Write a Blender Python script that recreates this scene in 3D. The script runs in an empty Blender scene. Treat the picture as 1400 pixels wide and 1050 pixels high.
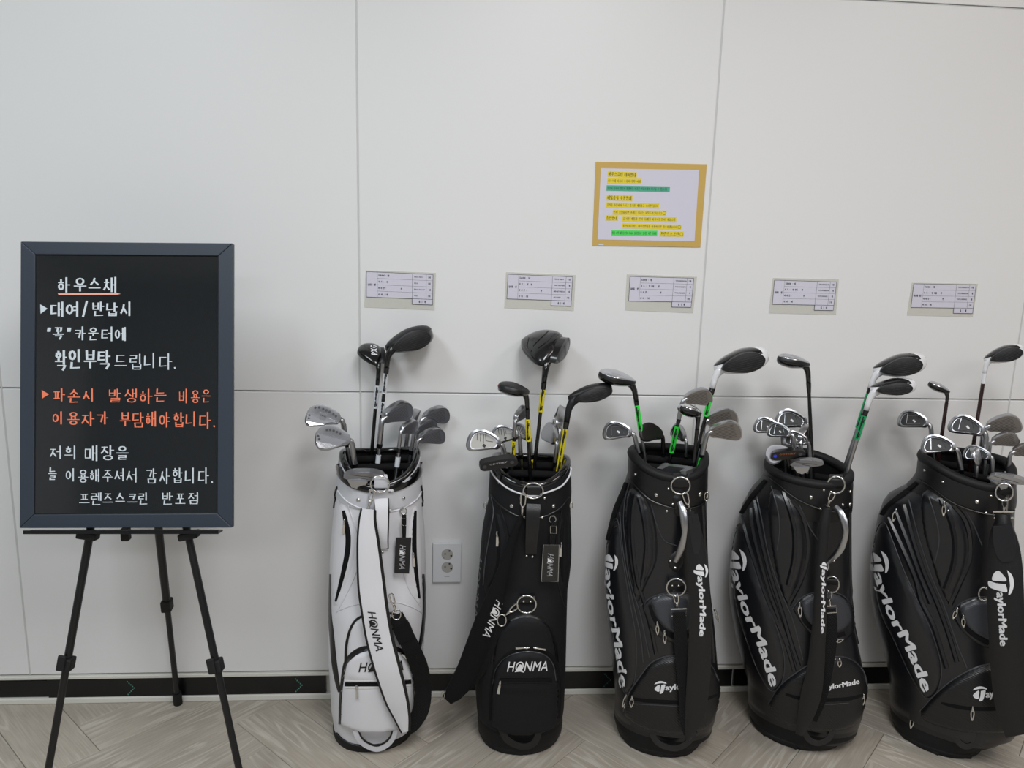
import bpy, math, random
import numpy as np
from mathutils import Vector, Matrix
from mathutils.bvhtree import BVHTree
from mathutils.geometry import delaunay_2d_cdt, tessellate_polygon
random.seed(4)
C = bpy.context.scene.collection
# ---------------------------------------------------------------- camera
FPX, PIT, YAW, ROL, D, X1, ZT, ZM, ZB, H = 1031.994, .1855071, .0758503, .0271438, 2.032575, -.257772, .639254, -.411235, -1.237511, 1.325806
PW = .93
fw = Vector((math.sin(YAW)*math.cos(PIT), math.cos(YAW)*math.cos(PIT), -math.sin(PIT)))
r0 = fw.cross(Vector((0, 0, 1))).normalized(); u0 = r0.cross(fw)
cr = r0*math.cos(ROL)+u0*math.sin(ROL); cu = u0*math.cos(ROL)-r0*math.sin(ROL)
CAM = Vector((0, -D, H))
cd = bpy.data.cameras.new('camera'); cam = bpy.data.objects.new('camera', cd); C.objects.link(cam)
cam.matrix_world = Matrix(((cr.x, cu.x, -fw.x, CAM.x), (cr.y, cu.y, -fw.y, CAM.y), (cr.z, cu.z, -fw.z, CAM.z), (0, 0, 0, 1)))
cd.sensor_width = 36; cd.lens = FPX*36/1400; cd.clip_start = .02
S = bpy.context.scene
S.camera = cam
# ---------------------------------------------------------------- light
w = bpy.data.worlds.new('world'); S.world = w; w.use_nodes = True
w.node_tree.nodes['Background'].inputs[0].default_value = (.8, .88, 1, 1)
w.node_tree.nodes['Background'].inputs[1].default_value = .42
def area(name, loc, size, power, col, target=None):
    l = bpy.data.lights.new(name, 'AREA'); l.shape = 'RECTANGLE'; l.size, l.size_y = size; l.energy = power; l.color = col
    o = bpy.data.objects.new(name, l); C.objects.link(o); o.location = loc
    if target: o.rotation_euler = (Vector(target)-Vector(loc)).to_track_quat('-Z', 'Y').to_euler()
    return o
area('ceiling_light_left', (-1.3, -1.7, 2.68), (.6, 1.2), 30, (.86, .95, 1))
area('ceiling_light_middle', (.45, -1.9, 2.68), (.6, 1.2), 38, (.97, .98, 1))
area('ceiling_light_right', (2.2, -1.7, 2.68), (.6, 1.2), 23, (1, .93, .87))
area('ceiling_light_rear', (.4, -4.2, 2.68), (3.2, .7), 58, (.98, .98, 1))
S.view_settings.view_transform = 'Standard'; S.view_settings.look = 'None'
S.view_settings.gamma = 1; S.view_settings.use_curve_mapping = False; S.view_settings.exposure = 0.0
# ---------------------------------------------------------------- materials
M = {}
def s2l(c): return tuple((x/255/12.92 if x/255 <= .04045 else ((x/255+.055)/1.055)**2.4) for x in c)
def mat(name, rgb, rough=.5, metal=0., spec=.5, bump=0, bscale=200, coat=0, alpha=1, emit=0, trans=0, kind='noise', dist=.001):
    m = bpy.data.materials.new(name); m.use_nodes = True; nt = m.node_tree; b = nt.nodes['Principled BSDF']
    b.inputs['Base Color'].default_value = (*s2l(rgb), 1); b.inputs['Roughness'].default_value = rough
    b.inputs['Metallic'].default_value = metal; b.inputs['Specular IOR Level'].default_value = spec
    b.inputs['Coat Weight'].default_value = coat; b.inputs['Coat Roughness'].default_value = .08; b.inputs['Alpha'].default_value = alpha
    if trans: b.inputs['Transmission Weight'].default_value = trans
    if emit: b.inputs['Emission Color'].default_value = (*s2l(rgb), 1); b.inputs['Emission Strength'].default_value = emit
    if bump:
        tc = nt.nodes.new('ShaderNodeTexCoord')
        if kind == 'noise':
            t = nt.nodes.new('ShaderNodeTexNoise'); t.inputs['Scale'].default_value = bscale; t.inputs['Detail'].default_value = 4; out = t.outputs[0]
        elif kind == 'voronoi':
            t = nt.nodes.new('ShaderNodeTexVoronoi'); t.inputs['Scale'].default_value = bscale; out = t.outputs[0]
        else:   # diagonal twill
            t = nt.nodes.new('ShaderNodeTexWave'); t.bands_direction = 'DIAGONAL'; t.inputs['Scale'].default_value = bscale; t.inputs['Distortion'].default_value = .3; out = t.outputs[0]
        nt.links.new(tc.outputs['Object'], t.inputs['Vector'])
        bp = nt.nodes.new('ShaderNodeBump'); bp.inputs['Strength'].default_value = bump; bp.inputs['Distance'].default_value = dist
        nt.links.new(out, bp.inputs['Height']); nt.links.new(bp.outputs[0], b.inputs['Normal'])
    M[name] = m; return m
mat('wall_paint', (226, 226, 226), .38, spec=.35, bump=.05, bscale=60)
mat('joint_strip', (196, 197, 196), .45)
mat('joint_dark', (128, 127, 124), .6)
mat('white_trim', (212, 211, 203), .45)
mat('black_strip', (9, 10, 11), .32)
mat('led_green', (80, 140, 125), .5)
mat('plaster', (200, 200, 200), .8); mat('plaster_dim', (120, 122, 125), .8)
mat('leather_black', (15, 15, 17), .42, bump=.35, bscale=420, kind='voronoi', dist=.0006)
mat('leather_gloss', (19, 20, 24), .31, spec=.65, bump=.2, bscale=420, kind='voronoi', dist=.0005)
mat('boot_black', (13, 13, 15), .55, spec=.35, bump=.2, bscale=200)
mat('carbon_black', (20, 20, 22), .36, bump=.6, bscale=90, kind='wave', dist=.0006)
mat('fabric_black', (11, 12, 16), .7, spec=.35, bump=.4, bscale=600)
mat('fabric_soft', (8, 8, 10), .85, spec=.25, bump=.3, bscale=300)
mat('lining', (6, 6, 8), .85, spec=.25)
mat('webbing', (8, 8, 9), .8, spec=.3, bump=.8, bscale=140, kind='wave', dist=.001)
mat('rim_gloss', (10, 10, 11), .12, coat=.6)
mat('rim_matte', (11, 11, 13), .6, spec=.35, bump=.2, bscale=300)
mat('leather_white', (214, 214, 218), .45, bump=.15, bscale=350, kind='voronoi', dist=.0004)
mat('leather_white_soft', (196, 197, 202), .5, bump=.15, bscale=350, kind='voronoi', dist=.0004)
mat('leather_cream', (205, 204, 200), .5)
mat('piping_white', (210, 210, 214), .4); mat('piping_black', (9, 9, 10), .35); mat('piping_grey', (60, 61, 64), .3)
mat('panel_grey', (58, 60, 65), .4, bump=.4, bscale=90, kind='wave', dist=.0005)
mat('white_print', (222, 222, 224), .55); mat('black_print', (12, 12, 13), .55)
mat('nickel', (214, 213, 210), .2, 1); mat('chrome', (225, 225, 228), .12, 1)
mat('steel', (178, 179, 182), .28, 1); mat('steel_satin', (150, 151, 155), .38, 1)
mat('steel_dark', (66, 64, 63), .35, 1); mat('face_grey', (112, 114, 121), .5, .4); mat('face_brown', (124, 118, 112), .5, .4)
mat('black_gloss', (12, 12, 14), .16, coat=.5); mat('black_matte', (20, 20, 22), .45); mat('badge_dark', (15, 15, 17), .5)
mat('graphite', (14, 14, 15), .22, coat=.4); mat('graphite_brown', (46, 24, 24), .22, coat=.4)
mat('white_gloss', (225, 225, 228), .15, coat=.5); mat('tape_white', (205, 210, 216), .5)
mat('tape_yellow', (222, 206, 20), .5); mat('tape_green', (40, 222, 66), .5); mat('tape_teal', (22, 160, 98), .5)
mat('silver_paint', (190, 192, 197), .22, .8); mat('red_line', (150, 30, 45), .3); mat('blue_dot', (40, 60, 200), .4); mat('orange_print', (215, 120, 60), .5)
mat('pink_dot', (230, 70, 100), .5)
mat('frame_navy', (48, 56, 67), .42, bump=.1, bscale=300)
mat('frame_edge', (24, 27, 32), .3)
mat('board_black', (33, 36, 38), .09, spec=.8)
mat('chalk_white', (205, 214, 220), .6); mat('chalk_orange', (238, 126, 92), .6); mat('chalk_pink', (240, 168, 150), .6)
mat('tripod_black', (15, 16, 18), .35); mat('rubber', (9, 9, 10), .7)
mat('paper', (208, 206, 219), .6); mat('gold_paper', (199, 165, 86), .55); mat('hl_yellow', (228, 207, 48), .6)
mat('hl_teal', (78, 170, 138), .6); mat('hl_green', (82, 222, 92), .6)
mat('print_brown', (84, 70, 24), .6); mat('print_dark', (52, 54, 66), .6); mat('print_green', (24, 96, 66), .6)
mat('laminate', (228, 227, 218), .25, alpha=.5)
mat('plastic_white', (214, 217, 220), .3); mat('plastic_grey', (168, 166, 160), .4); mat('hole', (14, 14, 14), .6)
mat('socket_print', (120, 122, 125), .5)
# floor wood
def wood():
    m = bpy.data.materials.new('oak_vinyl'); m.use_nodes = True; nt = m.node_tree; N = nt.nodes; L = nt.links; b = N['Principled BSDF']
    tc = N.new('ShaderNodeTexCoord'); oi = N.new('ShaderNodeObjectInfo')
    cx = N.new('ShaderNodeCombineXYZ'); mul = N.new('ShaderNodeMath'); mul.operation = 'MULTIPLY'; mul.inputs[1].default_value = 37
    L.new(oi.outputs['Random'], mul.inputs[0])
    for k in range(3): L.new(mul.outputs[0], cx.inputs[k])
    add = N.new('ShaderNodeVectorMath'); L.new(tc.outputs['Object'], add.inputs[0]); L.new(cx.outputs[0], add.inputs[1])
    mp = N.new('ShaderNodeMapping'); mp.inputs['Scale'].default_value = (1.1, 9, 1); L.new(add.outputs[0], mp.inputs[0])
    n1 = N.new('ShaderNodeTexNoise'); n1.inputs['Scale'].default_value = 1.6; n1.inputs['Detail'].default_value = 2; L.new(mp.outputs[0], n1.inputs[0])
    # cathedral rings: sine of the noise field
    k1 = N.new('ShaderNodeMath'); k1.operation = 'MULTIPLY'; k1.inputs[1].default_value = 60; L.new(n1.outputs[0], k1.inputs[0])
    sn = N.new('ShaderNodeMath'); sn.operation = 'SINE'; L.new(k1.outputs[0], sn.inputs[0])
    pw = N.new('ShaderNodeMapRange'); pw.inputs[1].default_value = .1; pw.inputs[2].default_value = 1; L.new(sn.outputs[0], pw.inputs[0])
    mp2 = N.new('ShaderNodeMapping'); mp2.inputs['Scale'].default_value = (6, 120, 1); L.new(add.outputs[0], mp2.inputs[0])
    n2 = N.new('ShaderNodeTexNoise'); n2.inputs['Scale'].default_value = 2; n2.inputs['Detail'].default_value = 5; L.new(mp2.outputs[0], n2.inputs[0])
    n3 = N.new('ShaderNodeTexNoise'); n3.inputs['Scale'].default_value = 5; n3.inputs['Detail'].default_value = 3; L.new(add.outputs[0], n3.inputs[0])
    ms = N.new('ShaderNodeMapRange'); ms.inputs[1].default_value = .42; ms.inputs[2].default_value = .62; L.new(n3.outputs[0], ms.inputs[0])
    g = N.new('ShaderNodeMath'); g.operation = 'MULTIPLY'; L.new(pw.outputs[0], g.inputs[0]); L.new(n2.outputs[0], g.inputs[1])
    g2 = N.new('ShaderNodeMath'); g2.operation = 'MULTIPLY'; L.new(g.outputs[0], g2.inputs[0]); L.new(ms.outputs[0], g2.inputs[1])
    r1 = N.new('ShaderNodeValToRGB'); r1.color_ramp.elements[0].position = .25; r1.color_ramp.elements[0].color = (*s2l((152, 144, 132)), 1)
    r1.color_ramp.elements[1].position = .75; r1.color_ramp.elements[1].color = (*s2l((174, 166, 154)), 1); L.new(n2.outputs[0], r1.inputs[0])
    mx = N.new('ShaderNodeMix'); mx.data_type = 'RGBA'; L.new(g2.outputs[0], mx.inputs[0]); L.new(r1.outputs[0], mx.inputs[6]); mx.inputs[7].default_value = (*s2l((205, 200, 190)), 1)
    hs = N.new('ShaderNodeHueSaturation'); mr = N.new('ShaderNodeMapRange'); mr.inputs[3].default_value = .86; mr.inputs[4].default_value = 1.08
    L.new(oi.outputs['Random'], mr.inputs[0]); L.new(mr.outputs[0], hs.inputs['Value']); L.new(mx.outputs[2], hs.inputs['Color'])
    L.new(hs.outputs[0], b.inputs['Base Color']); b.inputs['Roughness'].default_value = .42
    bp = N.new('ShaderNodeBump'); bp.inputs['Strength'].default_value = .15; bp.inputs['Distance'].default_value = .001; L.new(n2.outputs[0], bp.inputs['Height']); L.new(bp.outputs[0], b.inputs['Normal'])
    M['oak'] = m
wood()
# ---------------------------------------------------------------- helpers: pixels to points
def ray(px, py): return (fw + cr*((px-700)/FPX) + cu*((525-py)/FPX))
def on_plane(px, py, p0, n):
    d = ray(px, py); return CAM + d*((p0-CAM).dot(n)/d.dot(n))
def P(px, py, Y): return on_plane(px, py, Vector((0, Y, 0)), Vector((0, 1, 0)))
def F(px, py): return on_plane(px, py, Vector((0, 0, 0)), Vector((0, 0, 1)))
# ---------------------------------------------------------------- helpers: meshes
def root(name, loc, label, cat, group=None):
    o = bpy.data.objects.new(name, None); C.objects.link(o); o.location = loc; o.empty_display_size = .05
    o['label'] = label; o['category'] = cat
    if group: o['group'] = group
    return o
def org(o):
    while o.parent: o = o.parent
    return Vector(o.location)
def part(name, geo, mats, parent=None, smooth=True, kind=None, label=None, bevel=0):
    """geo = (verts in world space, faces[, material index per face])"""
    v, f = geo[0], geo[1]; base = org(parent) if parent else Vector()
    me = bpy.data.meshes.new(name); me.from_pydata([tuple(Vector(p)-base) for p in v], [], [tuple(x) for x in f])
    for m in ([mats] if isinstance(mats, str) else mats): me.materials.append(M[m])
    if len(geo) > 2: me.polygons.foreach_set('material_index', geo[2])
    if smooth: me.shade_smooth(); 
    if smooth is True: me.set_sharp_from_angle(angle=math.radians(50))
    me.update(); o = bpy.data.objects.new(name, me); C.objects.link(o)
    if parent: o.parent = parent
    if kind: o['kind'] = kind
    if label: o['label'] = label
    if bevel: b = o.modifiers.new('b', 'BEVEL'); b.width = bevel; b.segments = 2; b.limit_method = 'ANGLE'
    return o
def join(*gs):
    V, Fc, I = [], [], []
    for g in gs:
        n = len(V); V += list(g[0]); Fc += [tuple(i+n for i in f) for f in g[1]]; I += list(g[2]) if len(g) > 2 else [0]*len(g[1])
    return V, Fc, I
def box(x0, x1, y0, y1, z0, z1):
    v = [Vector((x, y, z)) for z in (z0, z1) for y in (y0, y1) for x in (x0, x1)]
    return v, [(0, 2, 3, 1), (4, 5, 7, 6), (0, 1, 5, 4), (2, 6, 7, 3), (0, 4, 6, 2), (1, 3, 7, 5)]
def obox(c, ax, ay, az, sx, sy, sz):
    v = [c+ax*(x*sx/2)+ay*(y*sy/2)+az*(z*sz/2) for z in (-1, 1) for y in (-1, 1) for x in (-1, 1)]
    return v, [(0, 2, 3, 1), (4, 5, 7, 6), (0, 1, 5, 4), (2, 6, 7, 3), (0, 4, 6, 2), (1, 3, 7, 5)]
def spl(pts, n=6):
    """Catmull-Rom through tuples of any length"""
    pts = [np.array(p, float) for p in pts]
    if len(pts) < 3: return [pts[0]+(pts[-1]-pts[0])*k/n for k in range(n+1)]
    q = [2*pts[0]-pts[1]]+pts+[2*pts[-1]-pts[-2]]; out = []
    for i in range(1, len(q)-2):
        a, b, c, d = q[i-1:i+3]
        for k in range(n):
            t = k/n; out.append(.5*((2*b)+(-a+c)*t+(2*a-5*b+4*c-d)*t*t+(-a+3*b-3*c+d)*t**3))
    out.append(pts[-1]); return out
def tube(pts, r, n=8, closed=False, flat=1., flatdir=None):
    pts = [Vector(p) for p in pts]; m = len(pts); R = r if isinstance(r, (list, tuple)) else [r]*m
    V, Fc = [], []; T = []
    for i in range(m):
        a = pts[(i-1) % m] if (closed or i > 0) else pts[i]; b = pts[(i+1) % m] if (closed or i < m-1) else pts[i]
        T.append((b-a).normalized() if (b-a).length > 1e-9 else Vector((0, 0, 1)))
    ref = flatdir or (Vector((0, 0, 1)) if abs(T[0].z) < .9 else Vector((1, 0, 0)))
    a = (ref-T[0]*ref.dot(T[0])).normalized()
    for i in range(m):
        a = (a-T[i]*a.dot(T[i])).normalized(); b = T[i].cross(a)
        for k in range(n):
            t = 2*math.pi*k/n; V.append(pts[i]+a*(R[i]*flat*math.cos(t))+b*(R[i]*math.sin(t)))
    for i in range(m if closed else m-1):
        j = (i+1) % m
        for k in range(n): l = (k+1) % n; Fc.append((i*n+k, i*n+l, j*n+l, j*n+k))
    if not closed: Fc.append(tuple(range(n-1, -1, -1))); Fc.append(tuple((m-1)*n+k for k in range(n)))
    return V, Fc
def grid_solid(rows, th_dirs):
    """rows: list of rows of points (front); th_dirs: same shape, offset to the back. closed slab."""
    m, n = len(rows), len(rows[0]); V = [p for r in rows for p in r]+[p+d for r, dr in zip(rows, th_dirs) for p, d in zip(r, dr)]
    o = m*n; Fc = []
    for i in range(m-1):
        for j in range(n-1):
            a, b, c, d = i*n+j, i*n+j+1, (i+1)*n+j+1, (i+1)*n+j
            Fc.append((a, d, c, b)); Fc.append((a+o, b+o, c+o, d+o))
    for i in range(m-1):
        for j in (0, n-1):
            a, b = i*n+j, (i+1)*n+j; Fc.append((a, a+o, b+o, b) if j == 0 else (a, b, b+o, a+o))
    for j in range(n-1):
        for i in (0, m-1):
            a, b = i*n+j, i*n+j+1; Fc.append((a, b, b+o, a+o) if i == 0 else (a, a+o, b+o, b))
    return V, Fc
def prism(poly, m0, m1):
    """poly: 2D points; m0, m1: mappings to front and back"""
    n = len(poly); tri = tessellate_polygon([[Vector((p[0], p[1], 0)) for p in poly]])
    V = [m0(*p) for p in poly]+[m1(*p) for p in poly]
    Fc = [tuple(t) for t in tri]+[tuple(i+n for i in reversed(t)) for t in tri]+[(i, (i+1) % n, (i+1) % n+n, i+n) for i in range(n)]
    return V, Fc
# ---------------------------------------------------------------- lettering
_tc = {}
def font_glyphs(s, shear=0., bold=0., res=3):
    k = (s, shear, bold)
    if k in _tc: return _tc[k]
    cu_ = bpy.data.curves.new('t', 'FONT'); cu_.body = s; cu_.size = 1; cu_.shear = shear; cu_.offset = bold; cu_.resolution_u = res; cu_.fill_mode = 'FRONT'
    o = bpy.data.objects.new('t', cu_); C.objects.link(o); dg = bpy.context.evaluated_depsgraph_get(); dg.update()
    me = bpy.data.meshes.new_from_object(o.evaluated_get(dg)); V = [(v.co.x, v.co.y) for v in me.vertices]; Fc = [tuple(p.vertices) for p in me.polygons]
    bpy.data.objects.remove(o); bpy.data.curves.remove(cu_); bpy.data.meshes.remove(me)
    if not V: V = [(0, 0)]
    _tc[k] = (V, Fc); return _tc[k]
LEAD = 'ㄱㄲㄴㄷㄸㄹㅁㅂㅃㅅㅆㅇㅈㅉㅊㅋㅌㅍㅎ'; VOW = 'ㅏㅐㅑㅒㅓㅔㅕㅖㅗㅘㅙㅚㅛㅜㅝㅞㅟㅠㅡㅢㅣ'
TAIL = ' ㄱㄲㄳㄴㄵㄶㄷㄹㄺㄻㄼㄽㄾㄿㅀㅁㅂㅄㅅㅆㅇㅈㅊㅋㅌㅍㅎ'
def circ(cx, cy, rx, ry, n=10): return [(cx+rx*math.sin(2*math.pi*k/n), cy-ry*math.cos(2*math.pi*k/n)) for k in range(n+1)]
JA = {'ㄱ': [[(0, .1), (1, .1), (.9, .5), (.7, 1)]], 'ㄴ': [[(.05, 0), (0, 1), (1, .93)]], 'ㄷ': [[(0, .05), (1, .05)], [(.05, .05), (0, .97), (1, .93)]],
 'ㄹ': [[(0, .05), (1, .05), (.97, .5), (.03, .52), (0, 1), (1, .97)]], 'ㅁ': [[(0, .05), (1, .05), (.95, 1), (.05, 1), (0, .05)]],
 'ㅂ': [[(.05, 0), (.08, 1), (.93, 1), (.97, 0)], [(.05, .5), (.95, .5)]], 'ㅅ': [[(.5, 0), (.38, .5), (0, 1)], [(.45, .4), (1, 1)]],
 'ㅇ': [circ(.5, .5, .45, .48)], 'ㅈ': [[(.05, .08), (.95, .08)], [(.55, .08), (.4, .55), (0, 1)], [(.45, .5), (1, 1)]],
 'ㅊ': [[(.5, -.12), (.5, .08)], [(.05, .2), (.95, .2)], [(.55, .2), (.4, .6), (0, 1)], [(.45, .55), (1, 1)]],
 'ㅋ': [[(0, .1), (1, .1), (.9, .5), (.7, 1)], [(.05, .5), (.9, .48)]], 'ㅌ': [[(0, .03), (1, .03)], [(.05, .5), (.9, .5)], [(.05, .03), (0, .97), (1, .95)]],
 'ㅍ': [[(0, .08), (1, .08)], [(.3, .08), (.33, .95)], [(.7, .08), (.67, .95)], [(0, .97), (1, .95)]],
 'ㅎ': [[(.5, -.1), (.5, .08)], [(.05, .22), (.95, .22)], circ(.5, .68, .36, .32)],
 'ㅏ': [[(.3, -.05), (.3, 1.05)], [(.3, .5), (1, .5)]], 'ㅐ': [[(.1, 0), (.1, 1)], [(.1, .5), (.75, .5)], [(.8, -.05), (.8, 1.05)]], 'ㅑ': [[(.3, -.05), (.3, 1.05)], [(.3, .35), (1, .35)], [(.3, .62), (1, .62)]],
 'ㅓ': [[(.75, -.05), (.75, 1.05)], [(0, .45), (.75, .45)]], 'ㅔ': [[(.4, 0), (.4, 1)], [(-.1, .45), (.4, .45)], [(.9, -.05), (.9, 1.05)]],
 'ㅕ': [[(.75, -.05), (.75, 1.05)], [(0, .33), (.75, .33)], [(0, .6), (.75, .6)]], 'ㅖ': [[(.4, 0), (.4, 1)], [(-.1, .35), (.4, .35)], [(-.1, .6), (.4, .6)], [(.9, -.05), (.9, 1.05)]],
 'ㅣ': [[(.5, -.05), (.5, 1.05)]], 'ㅗ': [[(.5, .0), (.5, .85)], [(0, .85), (1, .85)]], 'ㅛ': [[(.35, .0), (.35, .85)], [(.65, .0), (.65, .85)], [(0, .85), (1, .85)]],
 'ㅜ': [[(0, .15), (1, .15)], [(.5, .15), (.5, 1)]], 'ㅠ': [[(0, .15), (1, .15)], [(.35, .15), (.35, 1)], [(.65, .15), (.65, 1)]], 'ㅡ': [[(0, .5), (1, .5)]]}
CX = {'ㅘ': 'ㅗㅏ', 'ㅙ': 'ㅗㅐ', 'ㅚ': 'ㅗㅣ', 'ㅝ': 'ㅜㅓ', 'ㅞ': 'ㅜㅔ', 'ㅟ': 'ㅜㅣ', 'ㅢ': 'ㅡㅣ'}
DBL = {'ㄲ': 'ㄱㄱ', 'ㄸ': 'ㄷㄷ', 'ㅃ': 'ㅂㅂ', 'ㅆ': 'ㅅㅅ', 'ㅉ': 'ㅈㅈ', 'ㅄ': 'ㅂㅅ', 'ㄶ': 'ㄴㅎ'}
def jamo(j, x0, y0, x1, y1):
    if j in DBL:
        m = (x0+x1)/2; g = (x1-x0)*.06; return jamo(DBL[j][0], x0, y0, m-g, y1)+jamo(DBL[j][1], m+g, y0, x1, y1)
    return [[(x0+(x1-x0)*a, y0+(y1-y0)*b) for a, b in s] for s in JA[j]]
def syllable(ch):
    k = ord(ch)-0xAC00
    if not 0 <= k < 11172:
        return {'/': [[(.75, -.05), (.2, 1.05)]], '.': [[(.15, .93), (.2, 1)]], ':': [[(.4, .3), (.42, .36)], [(.4, .75), (.42, .8)]], '“': [[(.3, .05), (.2, .3)], [(.6, .05), (.5, .3)]], '”': [[(.4, .05), (.35, .3)], [(.75, .05), (.65, .3)]],
                '1': [[(.5, 0), (.5, 1)]], '-': [[(.2, .5), (.8, .5)]], ',': [[(.3, .85), (.2, 1.05)]]}.get(ch, [])
    l, v, t = LEAD[k//588], VOW[k % 588//28], TAIL[k % 28]
    if v in CX:
        a, b = CX[v]; y = .68 if t != ' ' else 1
        s = jamo(l, .1, .05*y, .55, .48*y)+jamo(a, .02, .55*y, .66, .88*y)+jamo(b, .66, 0, .98, y)
        if t != ' ': s += jamo(t, .25, .78, .85, 1.05)
    elif v in 'ㅗㅛㅜㅠㅡ':
        s = jamo(l, .2, .02, .8, .5)+jamo(v, .03, .55, .97, .98) if t == ' ' else jamo(l, .22, 0, .78, .34)+jamo(v, .03, .4, .97, .62)+jamo(t, .22, .7, .78, 1)
    else:
        e_ = .42 if v in 'ㅐㅔㅒㅖ' else .52; s = jamo(l, .03, .18, e_, .85)+jamo(v, .58, 0, .97, 1) if t == ' ' else jamo(l, .05, .04, .52, .52)+jamo(v, .6, 0, .97, .6)+jamo(t, .2, .7, .88, 1)
    return s
def path_at(path, L, s):
    for a, b in zip(path, path[1:]):
        l = math.hypot(b[0]-a[0], b[1]-a[1])
        if s <= l or b is path[-1]:
            u = ((b[0]-a[0])/l, (b[1]-a[1])/l); return a[0]+u[0]*s, a[1]+u[1]*s, u
        s -= l
def plen(path): return sum(math.hypot(b[0]-a[0], b[1]-a[1]) for a, b in zip(path, path[1:]))
def hangul(text, path, h, mp, wt=.05, jit=.03, space=.55, chisel=True):
    """marker strokes along the middle line 'path' (pixels), em height h pixels"""
    L = plen(path); adv = [space if c == ' ' else (.45 if c in './“”:,1' else 1.08) for c in text]; k = L/sum(adv); V, Fc = [], []; x = 0; lift = 0
    rnd = random.Random(len(text)*7+ord(text[0]))
    def put(poly, z):
        n = len(V)
        for (a, b) in poly:
            px, py, u = path_at(path, L, max(0, min(L-1e-4, a))); V.append(mp(px-u[1]*b, py+u[0]*b, z))
        Fc.append(tuple(range(n, n+len(poly))))
    for c, ad in zip(text, adv):
        if c != ' ':
            dx, dy, sc = rnd.uniform(-jit, jit), rnd.uniform(-jit, jit), 1+rnd.uniform(-jit, jit)*1.5
            for st in syllable(c):
                pts = [((x+(a+dx)*sc*(.9 if ad > .6 else .45))*k, (b*sc+dy-.5)*h) for a, b in st]
                for a, b in zip(pts, pts[1:]):
                    l = math.hypot(b[0]-a[0], b[1]-a[1]) or 1e-6; ux, uy = (b[0]-a[0])/l, (b[1]-a[1])/l
                    w_ = wt*h*((.62+.55*abs(uy)) if chisel else 1); e = w_*.55
                    a2 = (a[0]-ux*e, a[1]-uy*e); b2 = (b[0]+ux*e, b[1]+uy*e); lift = (lift+1) % 5
                    put([(a2[0]-uy*w_, a2[1]+ux*w_), (b2[0]-uy*w_, b2[1]+ux*w_), (b2[0]+uy*w_, b2[1]-ux*w_), (a2[0]+uy*w_, a2[1]-ux*w_)], .00004*lift)
        x += ad
    return V, Fc
def fat(s, shear, bold, res):
    V, Fc = font_glyphs(s, shear, 0., res)
    if bold <= 0: return V, Fc
    V2, F2 = [], []
    for dx, dy in ((-1, 0), (1, 0), (0, .6), (0, -.6)):
        n = len(V2); V2 += [(a+dx*bold, b+dy*bold) for a, b in V]; F2 += [tuple(i+n for i in f) for f in Fc]
    return V2, F2
def latin(text, path, h, mp, shear=0., bold=0., res=3, fit=True):
    V, Fc = fat(text, shear, bold, res); xs = [v[0] for v in V]; x0, x1 = min(xs), max(xs); L = plen(path); k = L/max(1e-6, x1-x0) if fit else h/.72
    cap = .72; out = []
    for a, b in V:
        px, py, u = path_at(path, L, max(0, min(L-1e-4, (a-x0)*k))); q = -(b-cap/2)/cap*h; out.append(mp(px-u[1]*q, py+u[0]*q, 0))
    return out, Fc
def wallmap(Y): return lambda a, b, z=0: P(a, b, Y-z)
# ---------------------------------------------------------------- room shell
xs = [X1+(k-1)*PW for k in range(-2, 7)]; zt, zm, zb = H+ZT, H+ZM, H+ZB
XL, XR, YB = xs[0], xs[-1], -5.0
wall = part('wall_back', box(XL, XR, .014, .12, 0, 2.75), 'joint_dark', kind='structure', smooth=False)
g = .0022
proto = None
for a, b in zip(xs, xs[1:]):
    for c, d in ((zb, zm), (zm, zt), (zt, 2.745)):
        part('panel', box(a+g, b-g, 0, .016, c+g, d-g), 'wall_paint', wall, smooth=False, bevel=.0015)
for a in xs[1:-1]: part('joint_strip', box(a-g*1.0, a+g*1.0, .0015, .016, zb, 2.745), 'joint_strip', wall, smooth=False)
for c in (zm, zt):
    part('joint_strip', box(XL, XR, .003, .016, c-g, c+g*.35), 'joint_strip', wall, smooth=False)
# base of the wall: rail, black strip, bottom rail
skirt = part('baseboard_back', box(XL, XR, .010, .05, 0, zb), 'white_trim', kind='structure', smooth=False)
part('top_rail', box(XL, XR, -.006, .012, zb-.012, zb-.002), 'white_trim', skirt, smooth=False, bevel=.002)
part('bottom_rail', box(XL, XR, -.006, .012, .0, .018), 'white_trim', skirt, smooth=False, bevel=.003)
xa = P(65, 930, 0).x
part('black_strip', box(XL, xa, .002, .012, .020, zb-.020), 'black_strip', skirt, smooth=False)
for a, b in ((xa, P(446, 930, 0).x), (P(452, 930, 0).x, P(1000, 930, 0).x), (P(1003, 930, 0).x, XR)):
    part('black_strip', box(a, b-.001, -.002, .012, .019, zb-.014), 'black_strip', skirt, smooth=False)
for q in (178, 408, 830, 1085):
    p = P(q, 930, -.002); V, Fc = [], []
    for k in range(9):
        t = (k-4)/4; gx = p.x+.010-abs(t)*.018; gz = .045+t*.020
        bb = box(gx-.0015, gx+.0015, -.0032, -.002, gz-.0015, gz+.0015); n = len(V); V += bb[0]; Fc += [tuple(i+n for i in f) for f in bb[1]]
    part('arrow_mark', (V, Fc), 'led_green', skirt, smooth=False, label='dotted green arrow mark')
fl = part('floor', box(XL, XR, YB, .05, -.06, -.0045), 'joint_dark', kind='structure', smooth=False)
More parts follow.
